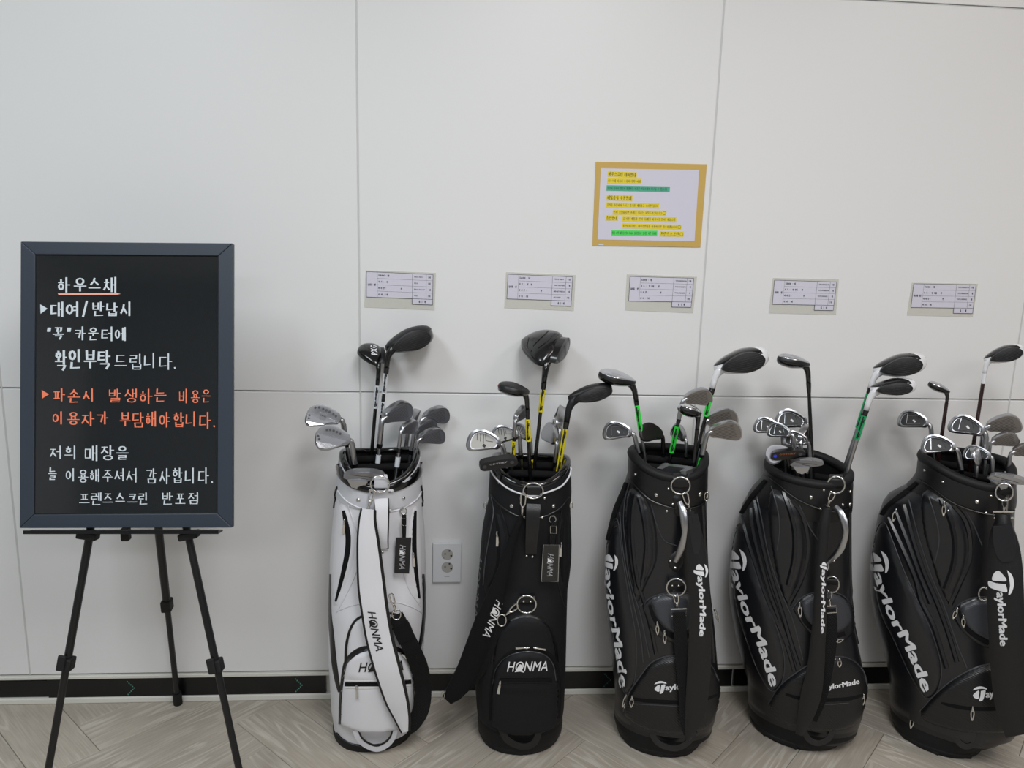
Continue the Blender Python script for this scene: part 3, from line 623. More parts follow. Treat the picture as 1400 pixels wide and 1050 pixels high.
    def ring(s, cx, cy, rx, ry, r=.0016, name='ring', m_='nickel', off=.006, parent=None, tilt=0, half=False, depth=None):
        pts = []
        for k in range(20):
            t = 2*math.pi*k/20; a, b = cx+rx*math.cos(t), cy+ry*math.sin(t)
            pts.append((a, b))
        base = s.at(cx, cy, off) if depth is None else None
        dd = max((s.at(cx+rx*i, cy+ry*j, 0)-s.C).dot(s.Fv) for i, j in ((0, 0), (-1, 0), (1, 0), (0, -1), (0, 1)))+off if depth is None else depth
        return part(name, tube([on_plane(a, b, s.C+s.Fv*dd, s.Fv) for a, b in pts], r*1.35, 8, True), m_, parent or s.root)
    def dot(s, px, py, r=.0035, name='rivet', m_='nickel', off=.001, parent=None):
        p = s.at(px, py, off); nrm = s.out(p); a = Vector((0, 0, 1)); b = nrm.cross(a)
        V = [p+nrm*.0022]; Fc = []
        for q, (rr, hh) in enumerate(((.7, .0017), (1, 0), (1, -.003))):
            V += [p+nrm*hh+(a*math.cos(k*math.pi/5)+b*math.sin(k*math.pi/5))*r*rr for k in range(10)]
        Fc = [(0, 1+k, 1+(k+1) % 10) for k in range(10)]+[(1+q*10+k, 1+(q+1)*10+k, 1+(q+1)*10+(k+1) % 10, 1+q*10+(k+1) % 10) for q in (0, 1) for k in range(10)]
        return part(name, (V, Fc), m_, parent or s.root)
    def tab(s, cx, y0, y1, w_, m_, off=.010):
        dd = max((s.at(cx+i, (y0+y1)/2+j, 0)-s.C).dot(s.Fv) for i, j in ((0, 0), (-10, 0), (10, 0), (0, 8)))+off
        return s.hang([(cx, y0, dd-.016, w_*.9), (cx, y0+(y1-y0)*.25, dd-.004, w_), (cx, (y0+y1)/2, dd, w_), (cx, y1-2, dd-.001, w_), (cx, y1, dd-.004, w_*.85)], m_, 'ring_tab', .003)
    def puller(s, p0, p1, w_=6, m_='nickel', name='zipper_pull', off=.004, solid=False):
        w_ *= .8
        """zip slider and its long pull tab with a slot"""
        a, b = np.array(p0, float), np.array(p1, float); d = b-a; l = np.hypot(*d); u = d/l; v = np.array([-u[1], u[0]])
        base = s.at(*((a+b)/2), off); dd = (base-s.C).dot(s.Fv)
        g = lambda x, y, z=0: on_plane(a[0]+u[0]*x+v[0]*y, a[1]+u[1]*x+v[1]*y, s.C+s.Fv*(dd+z), s.Fv)
        loop = [(l*.25+(l*.75)*t, w_/2*math.sin(math.pi*min(1, .25+t*.75))*sg) for sg, ts in ((1, (0, .3, .6, .85, 1)), (-1, (1, .85, .6, .3, 0))) for t in ts]
        g1 = tube([g(x, y) for x, y in loop], .0017, 6, True)
        if solid: g1 = prism([(l*.3, -w_*.3), (l, -w_*.42), (l, w_*.42), (l*.3, w_*.3)], lambda x, y: g(x, y, .001), lambda x, y: g(x, y, -.001))
        g2 = tube([g(-l*.08, 0, -.001), g(l*.12, 0, .001), g(l*.34, 0, .0)], [.0022, .0032, .0018], 8)
        return part(name, join(g1, g2), m_, s.root)
    def clip(s, p0, p1, off=.01, name='snap_hook', w_=5, m_='nickel', depth=None):
        a, b = np.array(p0, float), np.array(p1, float); d = b-a; l = np.hypot(*d); u = d/l; v = np.array([-u[1], u[0]])
        if depth is None: depth = max((s.at(*(a+(b-a)*k), 0)-s.C).dot(s.Fv) for k in (0, .5, 1))+off*.7
        g = lambda x, y, z=0: on_plane(a[0]+u[0]*x+v[0]*y, a[1]+u[1]*x+v[1]*y, s.C+s.Fv*(depth+z), s.Fv)
        loop = [(0, -w_*.35), (l*.08, -w_*.7), (l*.45, -w_*.6), (l*.62, -w_*.15), (l*.62, w_*.15), (l*.45, w_*.6), (l*.08, w_*.7), (0, w_*.35)]
        return part(name, join(tube([g(x, y) for x, y in loop], .0021, 6, True), tube([g(l*.6, 0), g(l*.72, 0), g(l*.86, 0), g(l, 0)], [.003, .004, .0026, .0036], 8),
                    tube([g(l, -w_*.8), g(l, w_*.8)], .0016, 6)), m_, s.root)
    def taper(s, pts, rads, m_, name, depth, parent=None, flat=.5, n=6):
        q = spl([(a, b, d_, r) for (a, b), d_, r in zip(pts, depth, rads)], n)
        return s.add(name, tube([on_plane(a[0], a[1], s.C+s.Fv*a[2], s.Fv) for a in q], [float(a[3]) for a in q], 10, flat=flat, flatdir=s.Fv), m_, parent, True)
def honma(bag, path, h, m_, parent, off=.0014, mp=None):
    mp = mp or bag.mp(off); L = plen(path)
    a = latin('HONMA', path, h, mp, .3, .006); g = [a]
    # dark blob sitting in the O
    px, py, u = path_at(path, L, L*.30); q = [(-.42, .55), (-.12, .1), (.1, -.22), (.32, -.1), (.26, .3), (.5, .62), (.1, .5)]
    g.append(prism([(px+u[0]*x*h-u[1]*y*h, py+u[1]*x*h+u[0]*y*h) for x, y in q], lambda x, y: mp(x, y, .0003), lambda x, y: mp(x, y, 0)))
    return part('logo', join(*g), m_, parent, smooth=False)
def tlogo(path, h, mp):
    """T-shaped mark: left leaf, curved stem, top arc; drawn on the start of path"""
    L = plen(path); G = []
    def m2(x, y):
        px, py, u = path_at(path, L, max(0, min(L-1e-4, x*h))); return px-u[1]*y*h, py+u[0]*y*h
    for q in ([(0, -.35), (.3, -.58), (.75, -.62), (1.15, -.45), (1.2, -.3), (.8, -.42), (.35, -.4)], [(-.05, .05), (.4, -.25), (.55, -.22), (.5, .1), (.42, .42), (.1, .3)],
              [(.7, -.22), (1.08, -.25), (1.0, .1), (.85, .45), (.7, .62), (.45, .6), (.6, .25)]):
        q = [tuple(a) for a in spl(q+[q[0]], 3)[:-1]]
        G.append(prism(q, lambda x, y: mp(*m2(x, y), .0003), lambda x, y: mp(*m2(x, y), 0)))
    return join(*G)
def taylor(bag, path, h0, h1, m_, parent, off=.0014, word='aylorMade', mark=True, mp=None, tsc=1.5, wstart=None):
    mp = mp or bag.mp(off); L = plen(path); sp = [tuple(p) for p in spl([tuple(p) for p in path], 5)]; G = []
    ws = wstart if wstart is not None else h0*tsc*1.05
    if mark: G.append(tlogo(sp, h0*tsc, mp))
    V, Fc = fat(word, .06, .040, 2); xs_ = [v[0] for v in V]; x0, x1 = min(xs_), max(xs_); L = plen(sp); k = (L-ws)/(x1-x0); out = []
    for a, b in V:
        u_ = (a-x0)/(x1-x0); hh = h0+(h1-h0)*u_; px, py, u = path_at(sp, L, max(0, min(L-1e-4, ws+(a-x0)*k))); q = -(b-.36)/.72*hh+h0*.1; out.append(mp(px-u[1]*q, py+u[0]*q, 0))
    G.append((out, Fc)); return part('logo', join(*G), m_, parent, smooth=False)
# ---------------------------------------------------------------- golf clubs
class Frame:
    def __init__(s, O, u, toe, face, sc): s.O, s.u, s.t, s.f, s.s = O, u, toe, face, sc
    def __call__(s, x, y, n=0): return s.O+(s.t*x+s.u*y+s.f*n)*s.s
IRON = [(.004, -.001), (.02, .004), (.042, .0065), (.058, .004), (.069, -.003), (.0755, -.014), (.077, -.028), (.0745, -.042), (.068, -.0495), (.059, -.0505), (.045, -.045), (.028, -.0365), (.012, -.029), (.001, -.025), (-.003, -.013)]
WEDGE = [(.004, -.001), (.02, .006), (.042, .010), (.058, .008), (.070, .000), (.0765, -.012), (.077, -.026), (.072, -.040), (.062, -.049), (.05, -.0505), (.036, -.045), (.024, -.037), (.012, -.030), (.001, -.025), (-.003, -.013)]
def iron_head(t, fr, loft, lie, style, m_body, m_face, m_badge, hl=.048):
    ca, sa = math.cos(lie), math.sin(lie); cl, sl = math.cos(loft), math.sin(loft); ox, oy = .001, hl+.021
    out = WEDGE if style in ('wedge', 'blade') else IRON
    def W(a, b, n):   # blade coords -> world; leaning the face by the loft about the heel line
        bb = b*cl-n*sl; nn = n*cl+b*sl
        return fr(ox+a*ca-bb*sa, oy+a*sa+bb*ca, nn*1.0)
    q = [tuple(p) for p in spl(out+[out[0]], 3)[:-1]]; m = len(q)
    bmin = min(p[1] for p in q); bmax = max(p[1] for p in q)
    def th(b): k = (b-bmin)/(bmax-bmin); return .0045+.0125*k**1.6
    def ins(p, k, c=(.038, -.021)): return (c[0]+(p[0]-c[0])*k, c[1]+(p[1]-c[1])*k)
    rings = [[W(*ins(p, .985), .0012) for p in q], [W(*p, 0.0002) for p in q], [W(p[0], p[1]-.001*0, -th(p[1])*.7) for p in q], [W(*ins(p, .97), -th(p[1])) for p in q]]
    if style in ('cavity', 'game'):
        rings += [[W(*ins(p, .82), -th(ins(p, .82)[1])-.002) for p in q], [W(*ins(p, .78), -.0035) for p in q]]
    else:
        rings += [[W(*ins(p, k_), -th(ins(p, k_)[1])-.001) for p in q] for k_ in (.8, .55, .25)]
    V = [p for r in rings for p in r]; nr = len(rings)
    Fc = [(i*m+k, (i+1)*m+k, (i+1)*m+(k+1) % m, i*m+(k+1) % m) for i in range(nr-1) for k in range(m)]+[tuple(range(m))]+[tuple((nr-1)*m+k for k in range(m-1, -1, -1))]
    hos = tube([fr(*p) for p in ((0, 0, -.003), (0, hl*.6, -.003), (-.0005, hl*.92, -.0035), (.0015, hl+.007, -.004), (.009, hl+.014, -.0045), (.018, hl+.018, -.005))], [.0066*fr.s, .0066*fr.s, .0064*fr.s, .0066*fr.s, .0062*fr.s, .003*fr.s], 12)
    hd = part('club_head', join((V, Fc), hos), m_body, t)
    # face with its grooves
    fo = [p for p in [ins(p, .93) for p in q]]
    fp = part('face', prism(fo, lambda a, b: W(a, b, .0016), lambda a, b: W(a, b, .0006)), m_face, hd, smooth=False)
    G = []
    for k in range(9):
        b = -.004-.0042*k; xs_ = []
        for i in range(len(fo)):
            (x0, y0), (x1, y1) = fo[i], fo[i-1]
            if (y0 > b) != (y1 > b): xs_.append(x0+(x1-x0)*(b-y0)/(y1-y0))
        if len(xs_) >= 2: G.append(tube([W(max(min(xs_)+.004, .006), b, .0016), W(min(max(xs_)-.004, .062), b, .0016)], .00045, 4))
    if G: part('groove', join(*G), 'steel_dark', fp, smooth=False, kind='stuff')
    # back of the head
    if style == 'game':
        bo = [ins(p, .74) for p in q]; bd = part('badge', prism(bo, lambda a, b: W(a, b, -.0042), lambda a, b: W(a, b, -.003)), m_badge, hd, smooth=False)
        part('badge_bar', join(tube([W(.060, -.006, -.0046), W(.050, -.036, -.0046)], .0013, 5, flat=.5), tube([W(.048, -.036, -.0046), W(.018, -.021, -.0046), W(.034, -.003, -.0046), W(.056, -.012, -.0046)], .0006, 5)), m_body, bd)
        part('badge_mark', prism([(.030, -.019), (.038, -.016), (.040, -.020), (.032, -.0235)], lambda a, b: W(a, b, -.0048), lambda a, b: W(a, b, -.004)), 'white_print', bd, smooth=False)
    elif style == 'cavity':
        bo = [ins(p, .72) for p in q]; bd = part('badge', prism(bo, lambda a, b: W(a, b, -.0044), lambda a, b: W(a, b, -.003)), m_badge, hd, smooth=False)
        part('badge_ridge', join(*[tube([W(.060-.008*k, -.004, -.005), W(.054-.008*k, -.022, -.005)], .0006, 5) for k in range(3)], tube([W(.040, -.003, -.005), W(.034, -.016, -.005), W(.018, -.013, -.005)], .0006, 5)), 'steel_dark', bd)
        part('badge_mark', prism([(.030, -.026), (.037, -.024), (.038, -.031), (.031, -.033)], lambda a, b: W(a, b, -.0049), lambda a, b: W(a, b, -.004)), 'black_print', bd, smooth=False)
    elif style in ('screws', 'wedge'):
        dots = [(.062, -.006), (.054, -.003), (.044, -.0035), (.036, -.004), (.028, -.005), (.018, -.0075), (.011, -.010), (.069, -.026), (.068, -.033)] if style == 'screws' else [(.055, -.004), (.048, -.002), (.040, -.002), (.032, -.003), (.024, -.005), (.070, -.022), (.066, -.028)]
        for a, b in dots:
            r = .0029; nn = -th(b)-.0014
            part('screw', prism([(a+r*math.cos(k*math.pi/4), b+r*math.sin(k*math.pi/4)) for k in range(8)], lambda x, y: W(x, y, nn-.0006), lambda x, y: W(x, y, nn+.004)), 'black_matte', hd, smooth=False)
        if style == 'screws':
            pl = part('badge', prism([(.050, -.013), (.028, -.011), (.033, -.027), (.044, -.029)], lambda x, y: W(x, y, -th(y)-.0022), lambda x, y: W(x, y, -.004)), m_badge, hd, smooth=False)
            part('lettering', latin('PXG', [(0, 0), (1, 0)], .55, lambda a, b, z=0: W(.0455-.013*a, -.0185-b*.006, -th(-.019)-.0030), 0, .03, 1), 'black_print', pl, smooth=False)
            part('back_step', prism([(.074, -.022), (.048, -.020), (.044, -.028), (.034, -.027), (.030, -.019), (.010, -.020), (.03, -.036), (.06, -.048), (.072, -.042)], lambda x, y: W(x, y, -th(y)-.0016), lambda x, y: W(x, y, -.004)), 'chrome', hd, smooth=False)
        else:
            part('back_step', prism([(.075, -.016), (.04, -.013), (.006, -.017), (.02, -.032), (.045, -.045), (.062, -.046), (.072, -.034)], lambda x, y: W(x, y, -th(y)-.0010), lambda x, y: W(x, y, -.004)), 'chrome', hd, smooth=False)
    else:
        part('back_step', prism([(.072, -.020), (.04, -.016), (.008, -.019), (.02, -.032), (.045, -.044), (.06, -.045), (.07, -.034)], lambda x, y: W(x, y, -th(y)-.0006), lambda x, y: W(x, y, -.004)), m_badge, hd, smooth=False)
    return hd
def wood_head(t, fr, kind, lie, m_sole, m_crown, m_face, m_trim, mark=None):
    A, Dp, Hh, hl = {'driver': (.062, .108, .060, .035), 'fairway': (.050, .078, .040, .040), 'hybrid': (.050, .052, .038, .040)}[kind]
    ca, sa = math.cos(lie), math.sin(lie); N, K = 40, 14; NO = {'driver': .016, 'fairway': .014, 'hybrid': .013}[kind]
    def L(a, v, n): return fr(.004+a*ca-v*sa, hl+a*sa+v*ca, n+NO)   # a along the toe, v up (sole side), n towards the face
    def HV(a): k = min(1, max(0, a/(A*1.0))); return .42+.58*k**.7
    def shp(th, v):
        # v in -1..1 (crown..sole)
        x, n = math.cos(th), math.sin(th); ex = .82; x = math.copysign(abs(x)**ex, x); n = math.copysign(abs(n)**ex, n)
        rho = (1-abs(v)**2.6)**(1/2.2) if abs(v) < 1 else 0
        back = max(0., -n); nar = 1-.28*back*back if x < 0 else 1-.12*back*back
        a = A*(.92+x*rho*nar); nn = -Dp/2+Dp/2*n*rho
        gk = .42+.58*min(1, max(0, (a+.004)/(A*1.15)))**.75; nn = -.012+(nn+.012)*gk
        if nn > -.004: nn = -.004+(nn+.004)*.35
        fall = 1-.45*max(0, (-nn/Dp))**1.3; heel = HV(a)
        vv = v*Hh/2*fall*heel+(.004 if v > 0 else -.002); vv -= max(0, -nn/Dp)*Hh*.10*(1 if kind == 'driver' else .3)
        return a, vv+.012, nn
    V = []; 
    for j in range(K+1):
        v = -math.cos(math.pi*j/K)
        for k in range(N): V.append(L(*shp(2*math.pi*k/N, v)))
    Fc, I = [], []
    for j in range(K):
        for k in range(N):
            Fc.append((j*N+k, j*N+(k+1) % N, (j+1)*N+(k+1) % N, (j+1)*N+k)); vm = -math.cos(math.pi*(j+.5)/K); I.append(2 if (m_trim == 'white_gloss' and math.cos(2*math.pi*(k+.5)/N) > .72 and vm > -.6) else (0 if vm > .30 else (1 if vm < -.05 else 2)))
    body = (V, Fc, I)
    hos = tube([fr(0, -.002, 0), fr(0, hl*.45, 0), fr(.0005, hl*.75, 0), fr(.004, hl+.002, -.001), fr(.012, hl+.013, -.002), fr(.024, hl+.022, -.004)], [x*fr.s for x in (.0064, .0068, .0074, .0088, .0105, .007)], 12)
    hos = (hos[0], hos[1], [1 if kind != 'white' else 1]*len(hos[1]))
    hd = part('club_head', join(body, hos), [m_sole, m_crown, m_trim], t, smooth='all')
    # face plate with score lines
    fa = [(A*.12, -.1), (A*.32, -.55), (A*.8, -.80), (A*1.25, -.80), (A*1.55, -.5), (A*1.66, .0), (A*1.52, .5), (A*1.2, .82), (A*.7, .84), (A*.3, .5)]
    q = [tuple(p) for p in spl(fa+[fa[0]], 3)[:-1]]
    def fz(a, v):
        bulge = .0095-.007*((a-A*.95)/(A*.9))**2-.004*v*v; return bulge
    def fm(a, v, o=0): heel = HV(a); return L(a, v*Hh/2*.88*heel+.013, fz(a, v)+o)
    # triangulated disc with a centre point so it can bulge
    c = c_ = (A*.95, 0); rg = [q, [(c[0]+(x-c[0])*.6, y*.6) for x, y in q], [(c[0]+(x-c[0])*.25, y*.25) for x, y in q]]; m = len(q)
    V = [fm(c_[0]+(p[0]-c_[0])*.97, p[1]*.97, -.030) for p in q]+[fm(*p) for r in rg for p in r]+[fm(*c)]
    Fc = [(i*m+k, i*m+(k+1) % m, (i+1)*m+(k+1) % m, (i+1)*m+k) for i in range(3) for k in range(m)]+[(3*m+k, 3*m+(k+1) % m, 4*m) for k in range(m)]
    fp = part('face', (V, Fc), m_face, hd)
    G = []
    for k in range(7):
        v = -.55+.18*k; w_ = math.sqrt(max(0, 1-v*v))
        G.append(tube([fm(A*.95-A*.62*w_, v, .0004), fm(A*.95, v, .0004), fm(A*.95+A*.62*w_, v, .0004)], .00045, 4))
    part('score_line', join(*G), 'piping_grey', fp, smooth=False, kind='stuff')
    if mark == 'ridges':
        bv = BVHTree.FromPolygons(body[0], body[1]); dn = (L(0, 0, 0)-L(0, 1, 0)).normalized()
        def q3(x, y): p0 = L(A*.95+x*A, .2, -Dp/2+y*Dp/2); h_ = bv.ray_cast(p0, dn); return h_[0] if h_[0] is not None else L(A*.95+x*A, Hh/2, -Dp/2+y*Dp/2)
        for pts_ in ([(-.5, .2), (-.1, .45), (.4, .55)], [(-.4, -.1), (.1, .1), (.6, .15)], [(-.35, .62), (.0, .7), (.4, .72)], [(-.6, -.1), (-.4, -.4), (.1, -.55)]): part('sole_ridge', tube([q3(*p) for p in spl(pts_, 4)], .0018, 6), 'black_gloss', hd)
        part('sole_weight', prism([(-.45, .62), (-.25, .62), (-.25, .82), (-.45, .82)], lambda x, y: q3(x, y)-dn*.001, lambda x, y: q3(x, y)+dn*.002), 'steel_dark', hd, smooth=False)
    elif mark:
        bv = BVHTree.FromPolygons(body[0], body[1])
        def mp(x, y, z=0):   # on the sole, x along the toe, y towards the back
            p0 = L(A*.95+x*A, .2, -Dp/2+y*Dp/2); d = (L(0, 0, 0)-L(0, 1, 0)).normalized(); h = bv.ray_cast(p0, d); return (h[0] if h[0] is not None else L(A*.95+x*A, Hh/2, -Dp/2+y*Dp/2))-d*.0005
        part('sole_mark', latin(mark, [(-.45, .25), (.45, .25)], .5, mp, .1, .03, 1), 'white_print', hd, smooth=False)
    return hd
def putter_head(t, fr, style, m_body):
    if style == 'mallet':
        def L(x, y, z): return fr(x, .02+y, z)
        body = prism([(-.045, 0), (.045, 0), (.045, -.018), (.040, -.05), (.026, -.05), (.022, -.022), (-.022, -.022), (-.026, -.05), (-.040, -.05), (-.045, -.018)], lambda a, n: L(a, .012+n*.0, n), lambda a, n: L(a, -.006, n))
        hd = part('club_head', join(body, tube([fr(0, 0, -.01), fr(0, .02, -.01)], .006, 8)), m_body, t, smooth=False, bevel=.0015)
        part('face', obox(L(0, .003, .0015), fr.t, fr.u, fr.f, .088, .017, .003), 'steel', hd, smooth=False)
    else:
        q = [tuple(p) for p in spl(([(-.046, -.002), (-.034, .009), (-.01, .013), (.022, .012), (.042, .006), (.048, -.002), (.034, -.008), (0, -.010), (-.032, -.009), (-.046, -.002)] if style != 'oval' else [(-.046, -.004), (-.04, .011), (-.01, .014), (.03, .013), (.046, .006), (.048, -.006), (.038, -.013), (0, -.014), (-.036, -.013), (-.046, -.004)]), 3)[:-1]]
        hd = part('club_head', join(prism(q, lambda a, b: fr(-a, .03+b, .008), lambda a, b: fr(-a, .03+b*.9, -.012)), tube([fr(0, -.002, -.004), fr(0, .02, -.004)], .005, 8)), m_body, t, smooth=False, bevel=.003)
        if style == 'oval':
            part('face_print', join(latin('ODYSSEY', [(0, 0), (1, 0)], .55, lambda a, b, z=0: fr(.022-.044*a, .034-b*.008*-1*-1, -.0128), 0, .02, 1)), 'orange_print' if m_body == 'steel_dark' else 'white_print', hd, smooth=False)
            for sx in (-.034, .034): part('emblem', prism([(sx+.005*math.cos(k*math.pi/5), .03+.0045*math.sin(k*math.pi/5)) for k in range(10)], lambda a, b: fr(a, b, -.0130), lambda a, b: fr(a, b, -.011)), 'blue_dot' if (m_body == 'steel_dark' and sx > 0) else 'piping_grey', hd, smooth=False)
        else:
            part('toe_plate', prism([(-.036, .022), (.010, .020), (.004, .006), (-.012, -.001), (-.028, .004)], lambda a, b: fr(-a, b+.002, .002), lambda a, b: fr(-a, b+.002, -.016)), 'steel', hd, smooth=False, bevel=.001)
            part('back_line', join(*[tube([fr(x0, .028+dy, -.0126), fr(x1, .033+dy, -.0126)], .0005, 4) for x0, x1, dy in ((-.03, 0, 0), (0, .03, .004), (-.01, .012, -.004))]), 'steel_dark', hd, smooth=False)
            part('sight_line', obox(fr(.0, .043, -.002), fr.t, fr.u, fr.f, .03, .004, .012), 'steel', hd, smooth=False, bevel=.001)
    return hd
def club(bag, kind, Fp, Bp, T, label, dt=0., db=None, psi=0., shaft='steel', tapes=(), cat='golf club', m=('steel', 'face_grey', 'badge_dark'), style='cavity', loft=.45, lie=.46, sr=(.0046, .0062), ferr='black_gloss', sc=None, mark=None, group=None, tick='프렌즈스크린'):
    db = dt if db is None else db
    cx = sum(lerp_tab(bag.rows, bag.zlo))/2
    O = on_plane(*Fp, bag.C+bag.Fv*dt, bag.Fv); Q = on_plane(*Bp, bag.C+bag.Fv*db, bag.Fv); u = (O-Q).normalized()
    t0 = (bag.R-u*bag.R.dot(u)).normalized(); f0 = t0.cross(u); c, sn = math.cos(math.radians(psi)), math.sin(math.radians(psi))
    face = f0*c+t0*sn; toe = t0*c-f0*sn
    if sc is None:
        fr = Frame(O, u, toe, face, 1.)
        tl = {'iron': (.066, .085), 'driver': (.105, .080), 'fairway': (.088, .075), 'hybrid': (.088, .075)}.get(kind)
        if tl and T:
            n_ = {'iron': -.005, 'driver': -.04, 'fairway': -.03, 'hybrid': -.02}[kind]; p = fr(tl[0], tl[1], n_); v = p-CAM; z = v.dot(fw); pp = (700+FPX*v.dot(cr)/z, 525-FPX*v.dot(cu)/z)
            sc = math.hypot(T[0]-Fp[0], T[1]-Fp[1])/max(8, math.hypot(pp[0]-Fp[0], pp[1]-Fp[1])); sc = max(.78, min(1.18, sc))
        else: sc = 1.
    fr = Frame(O, u, toe, face, sc)
    # grip end: run down the shaft while it stays inside the bag
    E = Q.copy(); p = Q.copy()
    for k in range(400):
        p = Q-u*(.003*k)
        if p.z < .13: break
        if p.z < bag.zlo-.03:
            xl, xr = lerp_tab(bag.rows, p.z); df, dbk = lerp_tab(bag.depth, p.z); l = p-bag.C; x = (l.dot(bag.R)-(xl+xr)/2)/max(.02, (xr-xl)/2-.026); y = l.dot(bag.Fv); y = y/((df if y > 0 else dbk)-.026)
            if x*x+y*y > .95: break
        E = p
    g = 'golf clubs standing in the bags'
    t = root('golf_club', E, label, cat, g)
    part('shaft', tube([E, O+u*.002], [sr[1], sr[0]], 10), shaft, t)
    if ferr:
        fl_ = .012 if kind == 'iron' else .026
        part('ferrule', tube([O-u*fl_, O-u*fl_*.5, O+u*.001], [sr[0]+.0003, .0062*sc, .0069*sc], 12), ferr, t)
    for k, (ya, yb, tm) in enumerate(tapes):
        # from pixel row to place along the shaft
        def onshaft(y):
            lo, hi = 0., 1.4
            for _ in range(40):
                mid = (lo+hi)/2; pt = O-u*mid; v = pt-CAM; yy = 525-FPX*v.dot(cu)/v.dot(fw)
                if yy < y: lo = mid
                else: hi = mid
            return O-u*lo
        a, b = onshaft(ya), onshaft(yb); tp = part('shaft_band', tube([a, b], sr[0]*1.15+.0012, 12), tm, t, label={'tape_yellow': 'yellow shaft band', 'tape_green': 'bright green shaft band', 'tape_teal': 'green shaft band', 'tape_white': 'white shaft band'}[tm])
        if (a-b).length > .03:
            side = u.cross(bag.Fv).normalized(); rr = sr[0]*1.15+.0015
            def mpx(x, y, z=0):
                q = a+(b-a)*x; ang = y; return q+bag.Fv*(rr*math.cos(ang))+side*(rr*math.sin(ang))
            part('lettering', hangul(tick, [(.06, 0), (.94, 0)], .95, mpx, .06, 0), 'black_print', tp, smooth=False)
    if kind == 'iron': iron_head(t, fr, .24 if abs(psi) < 65 else loft, lie, style, *m)
    elif kind in ('driver', 'fairway', 'hybrid'): wood_head(t, fr, kind, lie, *m, mark=mark)
    else: putter_head(t, fr, style, m[0])
    return t
DEP = [(0, .105, .10), (.062, .106, .10), (.074, .128, .10), (.2, .136, .10), (.38, .130, .10), (.46, .112, .10), (.6, .108, .10), (.95, .104, .10)]
def facing(front):
    f = F(*front); v = Vector((CAM.x-f.x, CAM.y-f.y, 0)).normalized(); return math.asin(max(-1, min(1, -v.x)))
# ---- bag 1: white
b = Bag((515, 1028), [(1000, 458, 563), (990, 457, 564), (980, 456, 567), (960, 453, 570), (940, 452, 572), (900, 449.5, 578), (850, 449, 581), (800, 450, 582), (760, 451, 581.5), (720, 454, 580), (690, 457, 577.5), (665, 461, 575.5), (640, 464, 574), (620, 465, 573.5)],
        DEP, ((463, 620), (518, 664)), 'white leather golf bag with black trim, nearest the chalkboard', 'leather_white', 'rim_gloss', .0085, 'leather_white_soft', 0, base='rubber', cdrop=(.104, .012), back=-.022)
b1 = b; col = b.root
b.strip([(464.5, 634, 15), (470, 647, 15), (482, 658, 15), (500, 665, 14), (519, 668, 13), (540, 664, 14), (558, 655, 15), (569, 644, 15), (574, 632, 15)], 'rim_gloss', 'rim_band', off=.0068, solid=True)
b.pipe([(462, 671), (469, 680), (480, 689), (500, 697), (519, 700), (541, 698), (558, 691), (570, 682), (576, 672)], .0018, 'leather_white')
lp = b.patch([(463, 688), (473, 690), (481, 712), (486, 745), (482, 775), (473, 800), (460, 832), (453, 810), (453, 750), (457, 705)], .006, 'leather_white', 'side_pocket')
b.strip([(469.5, 698, 3.5), (472.5, 712, 6), (476, 733, 7), (475, 755, 7), (470, 780, 6), (464.5, 802, 4.5), (459, 822, 2.5)], 'fabric_soft', 'zipper', parent=lp, off=.0015)
b.puller((471, 711), (469, 730), 6, solid=True)
rp = b.patch([(563, 697), (570, 690), (576, 715), (578.5, 770), (577.5, 815), (573, 830), (564, 800), (558.5, 765), (558, 725)], .006, 'leather_white', 'side_pocket')
b.strip([(568, 698, 3), (566.5, 725, 5.5), (566.5, 754, 6), (569, 783, 5), (573.5, 818, 2.5)], 'fabric_soft', 'zipper', parent=rp, off=.0015)
b.puller((565, 757), (566, 775), 6, solid=True)
b.pipe([(476, 690), (485.5, 720), (491, 746), (489, 775), (478, 804), (460, 838)], .0014, 'piping_white')
b.pipe([(551.5, 785), (560, 808), (573, 827), (577, 836)], .0014, 'piping_white')
b.pipe([(462, 835), (480, 828), (500, 824), (520, 822), (545, 824), (565, 831), (577, 838)], .0014, 'piping_white')
b.strip([(451.5, 785, 2.5), (451, 815, 4), (451, 840, 5), (453.5, 865, 6), (457, 904, 7), (461, 930, 6), (464, 946, 3)], 'piping_black', 'side_stripe')
b.strip([(578.5, 785, 3), (580, 812, 4.5), (580, 840, 5), (577, 866, 5), (571, 895, 4)], 'piping_black', 'side_stripe')
b.pipe([(461.5, 666), (457, 680), (455, 695)], .003, 'piping_black', 'side_stripe'); b.pipe([(575, 664), (577.5, 678), (579, 692)], .003, 'piping_black', 'side_stripe')
up = b.patch([(474, 925), (474.5, 885), (480, 857), (493, 844), (515, 838), (540, 839), (556, 850), (564, 875), (566, 925), (540, 930), (500, 930)], .006, 'leather_white', 'upper_pocket')
b.strip([(472.5, 907, 3.5), (474, 880, 3.5), (481, 856, 3.5), (493, 843.5, 3.5), (515, 838, 3.5), (540, 840, 3.5), (557, 851, 3.5), (565, 876, 3.5), (567, 905, 3.5)], 'piping_black', 'zipper', off=.002, parent=up)
pk = b.patch([(465, 990), (466, 950), (471, 915), (480, 896), (500, 887), (525, 885), (548, 892), (561, 910), (566, 940), (566, 982), (550, 998), (520, 1002), (490, 1000)], .013, 'leather_white', 'front_pocket', edge=7)
b.strip([(464.5, 990, 3), (466, 950, 3.5), (471, 912, 5), (479, 898, 7), (492, 889, 8), (506, 886, 7), (530, 884, 6), (550, 891, 6), (562, 908, 5), (567, 935, 4.5), (567.5, 960, 4), (566, 983, 3)], 'piping_black', 'zipper', off=.0015, parent=pk)
b.strip([(471.5, 935.5, 5.5), (500, 935.5, 5.5), (530, 935, 5.5), (562, 932, 5.5)], 'fabric_soft', 'zipper', off=.001, parent=pk)
